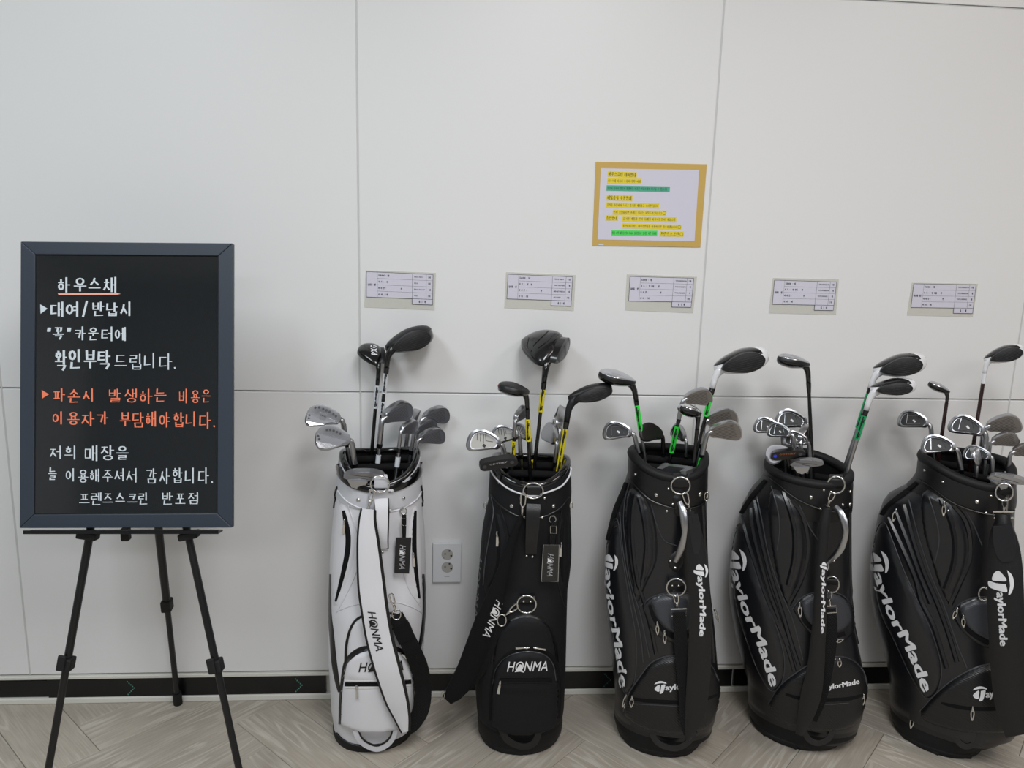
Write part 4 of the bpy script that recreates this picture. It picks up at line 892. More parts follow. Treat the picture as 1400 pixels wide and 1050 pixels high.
b.pipe([(472, 931), (500, 931), (530, 930), (562, 928)], .0012, 'leather_cream', 'seam', pk); b.pipe([(472, 940.5), (500, 941), (530, 940), (562, 937)], .0012, 'leather_cream', 'seam', pk)
b.puller((487.6, 938), (488.3, 956), 4, solid=True)
honma(b, [(490, 912), (551, 909)], 13.5, 'black_print', pk)
b.hang([(486, 998, .128, 8), (490, 1009, .128, 8), (499, 1018, .124, 8), (515, 1024, .122, 8), (529, 1018, .124, 8), (537, 1008, .128, 8), (541, 997, .128, 7)], 'leather_white_soft', 'grab_handle', .003)
b.hang([(490, 998, .1285, 2), (494, 1008, .1285, 2), (502, 1015.5, .1245, 2), (515, 1020, .1225, 2), (527, 1015, .1245, 2), (534, 1007, .1285, 2), (537, 997, .1285, 2)], 'piping_black', 'handle_edge', .0032)
b.pipe([(461, 1002), (470, 1011), (485, 1018), (515, 1024), (545, 1016), (560, 1004)], .0025, 'piping_black')
b.patch([(501, 670), (510, 666), (530, 666), (540, 670), (541, 690), (534, 702), (519, 706), (505, 702), (500, 690)], .003, 'leather_white_soft', 'ring_patch', edge=4)
b.tab(521, 649, 668, 18, 'leather_white_soft')
b.ring(519.5, 662, 13, 11, .0015, off=.005); b.clip((510, 669), (503.5, 696), w_=4.5)
b.hang([(521, 682, .118, 18), (522, 698, .128, 17), (522, 720, .132, 16), (522, 738, .128, 15), (523, 750, .120, 14)], 'leather_white', 'carry_handle', .004, solid=True)
b.hang([(530.5, 682, .117, 3), (531, 698, .127, 3), (530.5, 720, .131, 3), (530, 738, .127, 3), (530, 750, .119, 3)], 'piping_black', 'handle_edge', .004)
for q in ((490, 683.5), (551.5, 681)): b.dot(*q, .0055, 'snap_stud')
for q in ((536, 671), (533, 697.5)): b.dot(*q, .004, m_='leather_cream')
b.dot(523, 755, .004)
def tag_on(b, loop, strap, card, path, m_, pouch, h=8):
    b.ring(*loop, 4.5, 4.5, .0012, 'tag_ring', off=.004)
    st = b.hang([(strap[0][0], strap[0][1], .118, 6), ((strap[0][0]+strap[1][0])/2, (strap[0][1]+strap[1][1])/2, .122, 6), (strap[1][0], strap[1][1], .122, 5)], 'webbing', 'tag_strap', .002)
    my = strap[0][1]*.7+strap[1][1]*.3; mx = strap[0][0]; dd = .124
    part('buckle', tube([on_plane(x, y, b.C+b.Fv*dd, b.Fv) for x, y in ((mx-4, my-5), (mx+4, my-5), (mx+4, my+5), (mx-4, my+5))], .0009, 6, True), 'nickel', st)
    f = [on_plane(x, y, b.C+b.Fv*.1245, b.Fv) for x, y in card]; bk = [p-b.Fv*.002 for p in f]
    c = part('name_tag', (f+bk, [(0, 3, 2, 1), (4, 5, 6, 7), (0, 1, 5, 4), (1, 2, 6, 5), (2, 3, 7, 6), (3, 0, 4, 7)]), m_, b.root, smooth=False, bevel=.0006)
    mp = lambda x, y, z=0: on_plane(x, y, b.C+b.Fv*(.1250+z), b.Fv)
    honma(b, path, h, 'white_print', c, mp=mp)
    if pouch: part('clear_edge', tube([mp(x, y) for x, y in card], .0007, 5, True), 'plastic_grey', c)
tag_on(b, (551.5, 699), ((552.5, 704), (552.5, 736)), [(541, 735), (562.5, 735), (559.5, 784.5), (539, 783.5)], [(551, 745), (550, 778)], 'black_matte', False)
sp = b.hang([(503, 697, .130, 17), (501.5, 715, .135, 21), (503, 746, .142, 28), (507, 798, .150, 34), (511, 830, .156, 34), (518, 872, .160, 34), (529.5, 916, .164, 33), (541, 955, .158, 29), (549, 980, .150, 20), (554, 1001, .145, 9)], 'leather_white', 'shoulder_strap', .006, crown=.004, solid=True)
def edge(b, pts, side, w_, dz=0, m_='piping_black', par=None):
    q = spl(pts, 6); out = []
    for i, a in enumerate(q):
        p, c = q[max(0, i-1)], q[min(len(q)-1, i+1)]; dx, dy = c[0]-p[0], c[1]-p[1]; l = math.hypot(dx, dy); out.append((a[0]+dy/l*side*a[3]/2, a[1]-dx/l*side*a[3]/2, a[2], w_))
    return b.hang(out, m_, 'strap_edge', .0065, n=1, parent=par)
SP = [(503, 697, .1305, 17), (501.5, 715, .1355, 21), (503, 746, .1425, 28), (507, 798, .1505, 34), (511, 830, .1565, 34), (518, 872, .1605, 34), (529.5, 916, .1645, 33), (541, 955, .1585, 29), (549, 980, .1505, 20), (554, 1001, .1455, 9)]
edge(b, SP, -1, 3.4, par=sp); edge(b, SP, 1, 6, par=sp)
honma(b, [(508, 835), (513, 862), (519.5, 889)], 11, 'black_print', sp)
b.ring(542, 840, 6, 7, .0013, 'ring', off=.004, depth=.150); b.clip((534, 812), (541, 836), depth=.150, w_=4)
b.hang([(541, 842, .150, 21), (551, 862, .152, 22), (563, 888, .150, 24), (574, 915, .135, 24), (579, 945, .125, 22), (575, 972, .13, 22), (564, 992, .14, 18), (556, 1001, .143, 10)], 'webbing', 'strap_webbing', .004)
b.hang([(547, 855, .154, 24), (557, 877, .155, 24)], 'fabric_soft', 'strap_keeper', .008, n=3)
b.puller((546, 893), (556, 900), 5, solid=True); b.puller((560, 898), (565, 914), 4, solid=True)
K1 = dict(m=('steel', 'face_grey', 'steel_satin'))
club(b, 'driver', (528.5, 503), (516, 622), (584, 455), 'black driver with a black face, rising highest from the white bag', -.03, -.03, psi=8, shaft='graphite', tapes=[(504, 538, 'tape_white'), (549, 566, 'tape_white')], m=('black_matte', 'graphite', 'black_matte', 'black_gloss'), lie=.42)
club(b, 'fairway', (516.5, 520), (507, 632), (505, 470), 'black fairway wood showing its round sole with white letters', -.055, -.055, psi=98, sc=.84, shaft='graphite', tapes=[(527, 558, 'tape_white')], m=('black_gloss', 'graphite', 'black_matte', 'black_gloss'), mark='PXG', lie=.5)
club(b, 'iron', (473.5, 605), (479, 641), (424.5, 567), 'iron with black screws, upper of two on the left of the white bag', -.01, psi=176, style='screws', m=('steel', 'face_grey', 'steel_satin'))
club(b, 'iron', (485, 634), (489, 668), (428, 607), 'wedge with five black dots, lower of two on the left side of the white bag', .045, psi=176, style='wedge', m=('steel', 'face_grey', 'chrome'), lie=.36)
club(b, 'iron', (519.5, 607), (515, 645), (556.5, 556), 'iron beside the two black woods in the white bag, its grey face turned right', 0, psi=28, tapes=[(622, 633, 'tape_white')], tick='8', **K1)
club(b, 'iron', (571, 601), (560, 650), (615, 571), 'iron with grooved face, topmost of the cluster right in the white bag', -.055, psi=18, **K1)
club(b, 'iron', (566, 628), (560, 655), (609, 600), 'iron with grey face, lowest of the cluster right in the white bag', -.01, psi=15, **K1)
club(b, 'iron', (546, 613), (542, 642), (580, 602), 'iron with its dark face sideways, foremost of the cluster in the white bag', .03, psi=42, lie=.30, tapes=[(625, 638, 'tape_white')], tick='9', **K1)
club(b, 'iron', (563, 616), (557, 650), (597, 582), 'iron half hidden behind the cluster on the right of the white bag', -.035, psi=30, **K1)
club(b, 'iron', (556, 613), (551, 648), (572, 565), 'iron seen from its silver sole behind the cluster in the white bag', -.075, psi=62, **K1)
club(b, 'putter', (497, 664), (496, 700), None, 'flat silver putter lying low over the front rim of the white bag', .088, .07, psi=180, style='blade', m=('steel_satin',), sc=1.05)

# ---- bag 2: black fabric
b = Bag((710, 1033), [(1008, 658, 757), (996, 656, 764), (990, 655, 767), (960, 652, 771), (920, 649, 773), (880, 648, 774), (830, 650, 775), (800, 653, 776), (780, 655, 779), (760, 656.5, 781), (740, 658, 781.5), (720, 660, 781), (700, 664, 780), (680, 669, 779.5), (660, 671, 779), (640, 672, 778.5), (620, 673, 778.5)],
        DEP, ((671.5, 626), (728, 664)), 'black fabric golf bag with a white stripe under its rim, next to the wall socket', 'fabric_black', 'rim_gloss', .0095, 'fabric_black', 0, cdrop=(.098, .014), back=-.020); b2 = b
b.pipe([(672.5, 640), (677.5, 650), (690, 663), (706, 672), (727, 677), (745, 673), (765, 664.5), (775, 652), (778.5, 640)], .0022, 'piping_white', off=.0045)
b.pipe([(671, 676), (684, 691), (705, 704), (727, 709), (745, 705.5), (765, 695), (778, 679)], .002, 'piping_black')
lp = b.patch([(675, 700), (684, 705), (691, 735), (690, 770), (678, 800), (664, 812), (660, 780), (664, 730)], .006, 'fabric_black', 'side_pocket')
b.strip([(677, 704, 3), (681, 725, 4), (682, 750, 4), (678, 780, 3), (668, 802, 2)], 'fabric_soft', 'zipper', parent=lp, off=.0015)
b.pipe([(684, 693), (692, 718), (697, 739), (696, 765), (684, 795), (667, 822)], .0016)
b.pipe([(672, 679), (675, 700), (670, 730), (664, 765), (661, 800)], .0016, 'piping_grey')
rp = b.patch([(769, 699), (776, 705), (779, 735), (777, 775), (770, 812), (764, 800), (762, 760), (763, 725)], .006, 'fabric_black', 'side_pocket')
b.strip([(771, 702, 3), (768, 735, 4), (768, 765, 4), (769, 795, 2)], 'fabric_soft', 'zipper', parent=rp, off=.0015)
b.pipe([(768, 697), (761, 730), (759, 776), (768, 818), (773, 830)], .0016)
b.puller((679.6, 728), (680, 747), 6, solid=True); b.puller((767.5, 743), (766, 761), 5, solid=True)
up = b.patch([(673, 940), (674, 905), (678, 878), (686, 858), (700, 846), (718, 841), (738, 845), (752, 858), (759, 880), (762, 910), (762, 940), (720, 945)], .008, 'fabric_black', 'upper_pocket')
b.strip([(673, 905, 4), (678, 880, 4), (685, 860, 4), (699, 847, 4), (718, 842, 4), (738, 846, 4), (752, 859, 4), (759, 880, 4), (762, 905, 4)], 'piping_black', 'zipper', parent=up, off=.001)
pk = b.patch([(672, 990), (673, 950), (677, 920), (687, 903), (704, 892), (726, 889), (746, 894), (758, 908), (763, 940), (761, 985), (748, 999), (717, 1005), (688, 1002)], .013, 'fabric_black', 'front_pocket', edge=7)
b.strip([(670.5, 985, 4), (671.5, 945, 4), (676, 918, 5), (687, 901, 5), (704, 890, 5), (726, 887, 5), (747, 892, 5), (760, 907, 5), (765, 940, 4), (764, 982, 4)], 'fabric_soft', 'zipper', parent=pk, off=.0015)
b.pipe([(674, 935), (678, 915), (690, 900), (706, 893), (726, 891), (745, 896), (756, 909), (760, 930)], .0014, 'piping_grey', 'seam', pk)
b.strip([(675, 929.5, 5), (718, 930, 5), (762, 930, 5)], 'fabric_soft', 'zipper', parent=pk, off=.001)
b.pipe([(675, 926), (718, 926.5), (762, 926.5)], .0013, 'piping_black', 'seam', pk); b.pipe([(675, 934), (718, 935), (762, 934)], .0013, 'piping_black', 'seam', pk)
b.puller((684, 932), (681, 949), 6, solid=True); b.puller((722, 885.5), (705, 886.5), 3.5, solid=True); b.puller((730, 885.5), (746, 888.5), 3.5, solid=True)
honma(b, [(693, 911), (748, 910)], 14, 'white_print', pk)
honma(b, [(656.5, 762), (652, 802), (650.5, 843)], 8, 'piping_grey', b.root)
b.hang([(686, 998, .128, 9), (692, 1010, .128, 9), (704, 1018, .124, 9), (718, 1021, .122, 9), (731, 1015, .124, 9), (738, 998, .128, 8)], 'leather_black', 'grab_handle', .003)
b.patch([(712, 672), (720, 666), (740, 666), (748, 673), (748, 700), (738, 710), (716, 709), (710, 695)], .003, 'fabric_black', 'ring_patch', edge=4)
b.tab(730, 659, 677, 18, 'leather_black')
b.ring(729, 671, 13.5, 10.5, .0016, off=.005); b.clip((716, 674), (713.7, 706), w_=5)
b.hang([(729.5, 689, .118, 19), (729, 700, .128, 19), (728, 722, .132, 18), (726.5, 742, .128, 16), (726, 757, .118, 15)], 'leather_black', 'carry_handle', .005, solid=True)
for q in ((699.5, 692), (757, 692)): b.dot(*q, .0055, 'snap_stud')
for q in ((744.5, 681), (741, 707.5), (712.5, 681), (720, 760), (728, 761)): b.dot(*q, .0035)
b.ring(663, 691, 2, 4, .001, 'side_ring', off=.004); b.ring(781, 691, 2, 4, .001, 'side_ring', off=.004)
tag_on(b, (755.5, 710), ((756.5, 714), (754, 748)), [(743, 745), (764.5, 745), (763, 795.5), (740, 795)], [(753.5, 757), (752, 788)], 'black_gloss', True)
b.tab(721, 811, 825, 21, 'leather_black', .010)
b.ring(720, 826, 13, 12, .0017, off=.008)
for q in ((716, 820), (725, 820)): b.dot(*q, .0032, off=.013)
b.clip((708, 827), (690, 842), w_=4.5); b.ring(686, 848, 6, 8, .0013, 'buckle', off=.012)
sp = b.hang([(713, 706, .128, 6), (707, 722, .130, 9), (697, 752, .132, 12), (685, 790, .135, 17), (674, 825, .135, 25), (664, 852, .13, 30), (652, 885, .12, 31), (638, 918, .11, 28), (625, 942, .105, 26), (611, 958, .10, 15)], 'fabric_soft', 'shoulder_strap', .012, crown=.005, solid=True)
b.hang([(688, 845, .135, 16), (678, 872, .125, 20), (665, 900, .115, 20), (645, 928, .10, 18), (622, 953, .097, 14)], 'webbing', 'strap_webbing', .004)
part('buckle', tube([on_plane(x, y, b.C+b.Fv*.105, b.Fv) for x, y in ((605, 946), (609, 945), (606, 958), (602, 957))], .0012, 6, True), 'nickel', b.root)
honma(b, [(684, 821), (675, 845), (665, 870)], 11, 'white_print', sp)
K2 = dict(m=('steel', 'face_grey', 'plastic_grey'))
club(b, 'driver', (743.5, 524), (728.5, 655), (760, 470), 'big three-sided grey-black driver, tallest in the bag beside the wall socket', -.03, -.03, psi=68, shaft='graphite', tapes=[(527, 563, 'tape_yellow')], m=('graphite', 'black_gloss', 'graphite', 'black_matte'), lie=.5, mark='ridges')
club(b, 'fairway', (721, 560), (725, 655), (687, 530), 'dark wood with a thin red line, in the bag beside the wall socket', .02, .02, psi=205, shaft='graphite', tapes=[(573, 603, 'tape_yellow')], m=('black_matte', 'black_gloss', 'red_line', 'black_matte'), lie=.3)
club(b, 'hybrid', (774.5, 577), (762, 652), (831, 529), 'black hybrid with its scored face out, leaning right in the bag beside the wall socket', 0, 0, psi=8, shaft='graphite', tapes=[(577, 648, 'tape_yellow')], m=('black_matte', 'black_matte', 'black_matte', 'black_matte'), lie=.35)
club(b, 'iron', (692, 639), (695, 660), (643, 602), 'silver cavity-back iron hanging out left of the bag beside the wall socket', .03, psi=176, style='cavity', **K2)
club(b, 'iron', (712, 621), (714, 655), (682, 580), 'silver cavity-back iron behind the dark wood in the striped bag', -.04, psi=172, style='cavity', lie=.2, **K2)
club(b, 'iron', (703.5, 598), (699, 640), (716, 562), 'iron turned edge-on with a yellow band, beside the dark wood shaft', -.01, psi=60, tapes=[(603, 632, 'tape_yellow')], **K2)
club(b, 'iron', (727, 622), (728, 655), (733, 584), 'iron with a small dark back badge between the two tallest shafts of the striped bag', -.035, psi=128, style='cavity', tapes=[(628, 650, 'tape_yellow')], **K2)
club(b, 'iron', (763, 622), (758, 660), (776, 560), 'shiny iron seen edge-on behind the scored black hybrid', -.06, psi=84, **K2)
club(b, 'iron', (760, 632), (756, 662), (778, 588), 'shiny iron with a rounded back, low behind the scored black hybrid', -.02, psi=112, style='blade', **K2)
club(b, 'putter', (682, 646), (687, 690), None, 'black oval putter lying over the rim of the bag beside the wall socket', .085, .06, psi=192, style='oval', m=('black_matte',), sc=1.0)

# ---- bags 3 to 5: black leather with white side lettering
def tbag(front, sil, rim, label, **k):
    return Bag(front, sil, [(0, .105, .10), (.066, .106, .10), (.080, .132, .10), (.2, .14, .10), (.36, .132, .10), (.48, .118, .10), (.6, .112, .10), (.95, .106, .10)], rim, label, 'leather_gloss', 'rim_matte', .0125, 'leather_black', facing(front), **k)
b = tbag((900, 1035), [(1006, 848, 954), (1000, 845, 956), (990, 842, 962), (984, 840, 973), (970, 840, 978), (950, 841, 982), (930, 839, 984), (900, 836, 982), (850, 830, 978), (800, 827, 972), (760, 828, 969), (740, 830, 968), (700, 840, 967), (680, 848, 966.5), (664, 856, 966), (650, 860, 966), (620, 861, 967)],
         ((861.5, 616), (921, 654)), 'black leather golf bag under the gold-bordered notice, with three bright green shaft bands', cdrop=(.088, .018), back=-.008); b3 = b
def side_text(b, outline, path, h0, h1):
    p = b.patch(outline, .009, 'leather_gloss', 'side_panel', edge=6)
    taylor(b, path, h0, h1, 'white_print', p, tsc=2.0, off=.0016); b.pipe(outline+[outline[0]], .0014, 'piping_grey', off=.0); return p
b.patch([(862, 664), (878, 678), (889, 700), (895, 735), (893, 768), (883, 795), (871, 820), (863, 790), (857, 745), (856, 690)], .010, 'leather_gloss', 'side_pocket', edge=8)
side_text(b, [(829.5, 748), (836, 718), (845, 712), (851, 760), (860, 815), (870, 875), (868, 930), (857, 948), (848, 930), (838, 870), (829, 805)], [(834.5, 758), (834, 788), (837, 823), (843, 858), (849, 893), (855, 940)], 9, 12.5)
for q in ([(861, 661), (855, 684), (853, 715), (856, 747), (861, 788), (868, 815), (876, 841), (888, 898)], [(882, 682), (890, 705), (895, 736), (894, 767), (883, 793), (871, 820)], [(868, 676), (864, 700), (864, 740), (870, 790), (880, 822), (890, 860), (897, 895)],
          [(890.7, 690), (898, 717), (908, 738), (925, 746)], [(848, 700), (851, 740), (857, 780), (866, 822), (876, 868), (880, 905)], [(873, 680), (880, 712), (883, 745), (880, 780), (876, 805)], [(961, 690), (963, 730), (964, 770), (969, 820), (974, 870), (976, 905)]):
    (b.pipe(q, .0015, 'piping_grey', off=.001) if q[0][0] in (861, 848, 890.7) else b.pipe(q, .0062, 'leather_gloss', 'padded_ridge', off=-.0045))
b.strip([(857, 660, 4), (850, 678, 5), (841, 700, 5), (835, 722, 4), (831, 738, 3)], 'fabric_soft', 'side_strap', off=.006)
b.pipe([(861, 655), (877, 672), (890, 683), (906, 690), (925, 695), (945, 694), (958, 689), (966, 680)], .002, 'piping_black', off=.003)
gp = b.patch([(877, 828), (890, 817), (908, 811), (925, 810), (942, 811), (955, 818), (960, 840), (955, 865), (935, 880), (915, 878), (895, 866), (884, 848)], .008, 'leather_gloss', 'upper_pocket', edge=6)
b.patch([(890, 822), (905, 813), (925, 811), (942, 813), (950, 830), (948, 852), (932, 867), (913, 861), (898, 845)], .008, 'panel_grey', 'pocket_panel', parent=gp, edge=8)
b.strip([(888, 827, 4), (895, 846, 6), (908, 862, 7), (925, 871, 7), (945, 868, 6)], 'fabric_soft', 'zipper', parent=gp, off=.001)
b.pipe([(876, 828), (890, 817), (908, 811), (925, 810), (942, 811)], .0016, 'piping_grey', parent=gp)
b.puller((898.7, 851), (899, 868), 5); b.puller((908.5, 863), (909, 880), 5)
pk = b.patch([(853, 972), (859, 950), (873, 928), (889, 907), (908, 898), (930, 896), (955, 899), (972, 910), (982, 930), (983, 952), (977, 976), (967, 994), (947, 1001), (922, 1004), (897, 1001), (874, 993), (858, 981)], .014, 'carbon_black', 'front_pocket', edge=9)
b.pipe([(853, 972), (859, 950), (873, 928), (889, 907), (908, 898), (930, 896), (955, 899), (972, 910), (982, 930)], .0022, 'piping_grey', 'zipper', pk)
b.strip([(861, 954, 3), (875, 957, 5), (900, 959, 5), (930, 960, 5), (960, 957, 5), (980, 950, 3)], 'fabric_soft', 'zipper', parent=pk, off=.001)
b.pipe([(866, 962), (900, 964), (930, 965), (960, 962)], .0012, 'piping_grey', 'seam', pk)
b.puller((864.4, 952), (863, 967), 6); b.puller((857.5, 947), (851, 967), 4)
taylor(b, [(895, 940), (930, 937), (966, 934)], 8, 8, 'white_print', pk, tsc=1.7)
b.hang([(890, 998, 0.128, 8), (897, 1013, 0.128, 8), (910, 1021, 0.123, 8), (926, 1023, 0.122, 8), (942, 1014, 0.125, 8), (950, 1000, 0.128, 8)], 'leather_gloss', 'grab_handle', .003)
def hardware(b, ringc, tab, rivs, big, hook, hand, plate=None):
    b.tab(tab[1][0], tab[0][1]-1, tab[2][1]-1, tab[1][2], 'leather_black'); b.ring(*ringc, .0017, off=.006)
    for q in big: b.dot(*q, .0055, 'snap_stud')
    for q in rivs: b.dot(*q, .0036)
    b.clip(*hook, w_=5, off=.016)
    if hand: b.taper(*hand)
b.patch([(918, 680), (928, 674), (938, 680), (938, 700), (932, 708), (922, 702)], .006, 'leather_black', 'handle_plate', edge=4)
b.patch([(913, 762), (926, 752), (936, 756), (933, 775), (922, 783), (913, 772)], .006, 'leather_black', 'handle_plate', edge=4)
hardware(b, (930.5, 664, 13, 11.5), [(930.5, 648, 18), (930.5, 657, 20), (930.5, 668, 17)], [(869, 648.6), (914, 668), (911.6, 698.5), (920, 689.5), (916.4, 767), (923, 776)], [(896.5, 677), (956.7, 676)], ((936, 674), (944, 700)),
         ([(929, 686), (933.6, 699), (935.5, 714), (935.5, 731), (931, 750), (923, 768)], [.006, .0095, .009, .0065, .0085, .006], 'steel', 'carry_handle', [.116, .130, .138, .140, .134, .120]))
b.tab(925, 789, 802, 21, 'leather_black', .014); b.ring(924.5, 803, 13, 12, .0017, off=.010)
for q in ((918, 797), (926, 797)): b.dot(*q, .003, off=.017)
b.clip((924, 813), (926.5, 833), w_=4.5, off=.014)
part('buckle', tube([on_plane(x, y, b.C+b.Fv*.158, b.Fv) for x, y in ((917, 833), (938.5, 832), (938, 841), (918, 842))], .0021, 6, True), 'nickel', b.root)
b.ring(966, 679, 3, 6, .0012, 'side_ring', off=.006); b.puller((977, 833), (983, 850), 4, off=.008)
b.hang([(928.5, 838, .160, 18), (930, 865, .160, 18), (932.5, 905, .160, 18), (936, 945, .165, 17), (937, 985, .168, 15), (939, 1005, .168, 8)], 'webbing', 'strap_webbing', .004, solid=True)
def strap(b, pts, th=.010, crown=.005): return b.hang(pts, 'leather_black', 'shoulder_strap', th, crown=crown, solid=True)
sp = strap(b, [(944, 700, .135, 12), (947, 715, .138, 16), (951, 745, .142, 24), (954, 780, .150, 27), (957, 830, .160, 29), (957, 880, .168, 31), (955, 930, .172, 32), (951, 970, .172, 28), (945, 995, .170, 17), (940, 1012, .166, 7)])
taylor(b, [(957, 771), (960, 800), (962, 835), (961, 870)], 9, 8, 'white_print', sp, tsc=1.7)
b.hang([(947, 704, .141, 13), (951, 725, .1445, 15), (952, 745, .148, 12), (952, 757, .150, 6)], 'leather_gloss', 'strap_tip', .004, parent=sp)
K3 = dict(m=('steel', 'face_brown', 'badge_dark'))
club(b, 'fairway', (870, 549), (883, 635), (824.5, 512), 'wood with a white and black sole, leaning left in the bag under the notice', -.01, psi=192, shaft='steel', tapes=[(554, 590, 'tape_green')], m=('silver_paint', 'graphite', 'white_gloss', 'black_matte'), lie=.42)
club(b, 'driver', (974, 531), (944, 655), (1044, 489), 'white driver with a black face and a bright green band, leaning right under the notice', -.03, psi=6, shaft='graphite', tapes=[(532, 569, 'tape_green')], m=('black_gloss', 'white_gloss', 'black_matte', 'white_gloss'), lie=.44, ferr='black_gloss')
club(b, 'hybrid', (953, 588), (946, 652), (934, 565), 'small chrome-soled hybrid between the bright green bands', .04, psi=228, shaft='black_gloss', tapes=(), m=('chrome', 'black_gloss', 'silver_paint', 'black_matte'), lie=.30, sc=.8)
club(b, 'iron', (928, 574), (912, 645), (966, 537), 'iron raised above the rest on a bright green banded shaft, face to the right', 0, psi=14, tapes=[(583, 619, 'tape_green')], shaft='steel_dark', **K3)
club(b, 'iron', (873, 619), (880, 650), (828, 590), 'black-backed iron hanging out left of the bag under the notice', .0, psi=174, style='game', **K3)
club(b, 'iron', (906.5, 620), (908, 655), (881, 585), 'dark wedge with a red mark, behind the steel shaft of the left-leaning wood', -.045, psi=205, style='blade', m=('steel_dark', 'face_grey', 'face_grey'))
club(b, 'iron', (939, 624), (938, 655), (930, 585), 'chrome iron seen from its edge behind the small hybrid', -.045, psi=118, style='cavity', **K3)
club(b, 'iron', (958, 607), (951, 650), (1011, 581), 'iron with a grooved face, upper of the pair leaning right under the driver', -.03, psi=8, **K3)
club(b, 'iron', (960, 622), (953, 652), (1013, 595), 'iron with a grooved face, lower of the pair leaning right under the driver', .01, psi=4, tapes=[(626, 646, 'tape_green')], **K3)
club(b, 'putter', (930, 652), (931, 690), None, 'silver two-pronged putter resting in the mouth of the bag under the notice', .05, .05, psi=155, style='mallet', m=('steel_satin',), sc=.95)

b = tbag((1097, 1027), [(1003, 1034, 1138), (996, 1030, 1141), (988, 1026, 1150), (982, 1024, 1172), (970, 1021, 1177), (955, 1021, 1182), (935, 1020, 1186), (915, 1014, 1184), (900, 1010, 1183), (880, 1005, 1179), (850, 1000, 1172), (830, 997, 1168), (800, 996.5, 1166), (770, 999, 1165.5), (750, 1003, 1165.5), (720, 1009, 1165), (700, 1014, 1165), (690, 1019, 1165), (675, 1030, 1165), (664, 1040, 1165), (655, 1046, 1165.5), (630, 1048, 1166)],
         ((1048, 634), (1133, 665)), 'black leather golf bag holding two black-faced woods with teal-green shaft bands', cdrop=(.088, .018), back=.024); b4 = b
b.patch([(1058, 666), (1080, 682), (1095, 705), (1104, 735), (1103, 768), (1092, 800), (1078, 826), (1066, 800), (1058, 765), (1052, 720), (1052, 680)], .012, 'leather_gloss', 'side_pocket', edge=10)
side_text(b, [(1001, 755), (1007, 722), (1015, 716), (1022, 742), (1034, 785), (1050, 825), (1065, 868), (1073, 905), (1068, 936), (1054, 944), (1037, 918), (1020, 873), (1005, 820)], [(1003, 752), (1008, 780), (1016, 812), (1027, 843), (1039, 868), (1050, 897), (1062, 937)], 12.5, 14.5)
for i, q in enumerate(([(1014, 705), (1022, 740), (1034.5, 777), (1045, 809), (1060, 845), (1075, 880), (1086, 918)], [(1035.5, 679), (1043, 715), (1051, 757), (1064, 798), (1076, 828), (1085, 850), (1098, 902)], [(1031, 684), (1038, 725), (1047, 765), (1057, 800), (1070, 840), (1082, 880), (1092, 910)], [(1082.7, 683), (1097, 704), (1104.7, 735), (1103.6, 767), (1093, 798), (1078.5, 826)],
          [(1055, 664.5), (1064, 698), (1066, 725), (1063, 752)], [(1070, 672), (1080, 700), (1086, 730), (1085, 765), (1077, 800)], [(1093, 690), (1106, 719), (1120, 741)], [(1026, 695), (1030, 730), (1041, 772), (1051, 806), (1065, 845), (1078, 882)], [(1162, 700), (1162, 750), (1163, 800), (1167, 840), (1175, 880)])):
    (b.pipe(q, .0016, 'piping_grey', off=.001) if i in (1, 4, 6) else b.pipe(q, .0068, 'leather_gloss', 'padded_ridge', off=-.005))
b.strip([(1047, 657, 4), (1038, 668, 5), (1028, 680, 5), (1019, 693, 4), (1014, 702, 3)], 'fabric_soft', 'side_strap', off=.006)
b.pipe([(1048, 650), (1064, 662), (1085, 679), (1106, 690), (1127, 697), (1145, 699), (1162, 693)], .002, 'piping_black', off=.003)
gp = b.patch([(1083, 833), (1096, 817), (1120, 809), (1148, 812), (1164, 826), (1170, 848), (1163, 870), (1143, 879), (1118, 873), (1098, 856)], .008, 'leather_gloss', 'upper_pocket', edge=6)
b.patch([(1096, 824), (1110, 814), (1132, 810), (1152, 816), (1162, 832), (1163, 850), (1150, 863), (1130, 865), (1110, 856), (1099, 840)], .008, 'panel_grey', 'pocket_panel', parent=gp, edge=8)
b.strip([(1094, 828, 4), (1100, 848, 6), (1115, 862, 7), (1135, 870, 7), (1155, 866, 6)], 'fabric_soft', 'zipper', parent=gp, off=.001)
b.pipe([(1083, 833), (1096, 817), (1120, 809), (1148, 812), (1164, 826)], .0016, 'piping_grey', parent=gp)
b.puller((1093, 825), (1094.5, 844), 6); b.puller((1142, 878), (1153, 874), 5)
pk = b.patch([(1051, 962), (1066, 938), (1088, 920), (1110, 907), (1138, 898), (1162, 901), (1179, 916), (1185, 936), (1183, 954), (1177, 977), (1166, 991), (1142, 999), (1116, 1000), (1097, 996), (1076, 991), (1058, 977)], .014, 'carbon_black', 'front_pocket', edge=9)
b.pipe([(1051, 962), (1066, 938), (1088, 920), (1110, 907), (1138, 898), (1162, 901), (1179, 916), (1185, 936)], .0022, 'piping_grey', 'zipper', pk)
b.strip([(1074, 949, 3), (1100, 956, 5), (1133, 957, 5), (1162, 955, 5), (1182, 949, 4)], 'fabric_soft', 'zipper', parent=pk, off=.001)
b.pipe([(1098, 961), (1130, 963), (1160, 961)], .0012, 'piping_grey', 'seam', pk)
b.puller((1148, 901), (1148, 912), 6); b.puller((1181, 950), (1180, 964), 4); b.dot(1141, 902, .004)
taylor(b, [(1117, 939), (1145, 936), (1174, 930)], 7, 7, 'white_print', pk, tsc=1.5)
b.hang([(1098, 997, 0.128, 8), (1106, 1011, 0.128, 8), (1119, 1016, 0.123, 8), (1133, 1010, 0.125, 8), (1139, 997, 0.128, 8)], 'leather_gloss', 'grab_handle', .003)
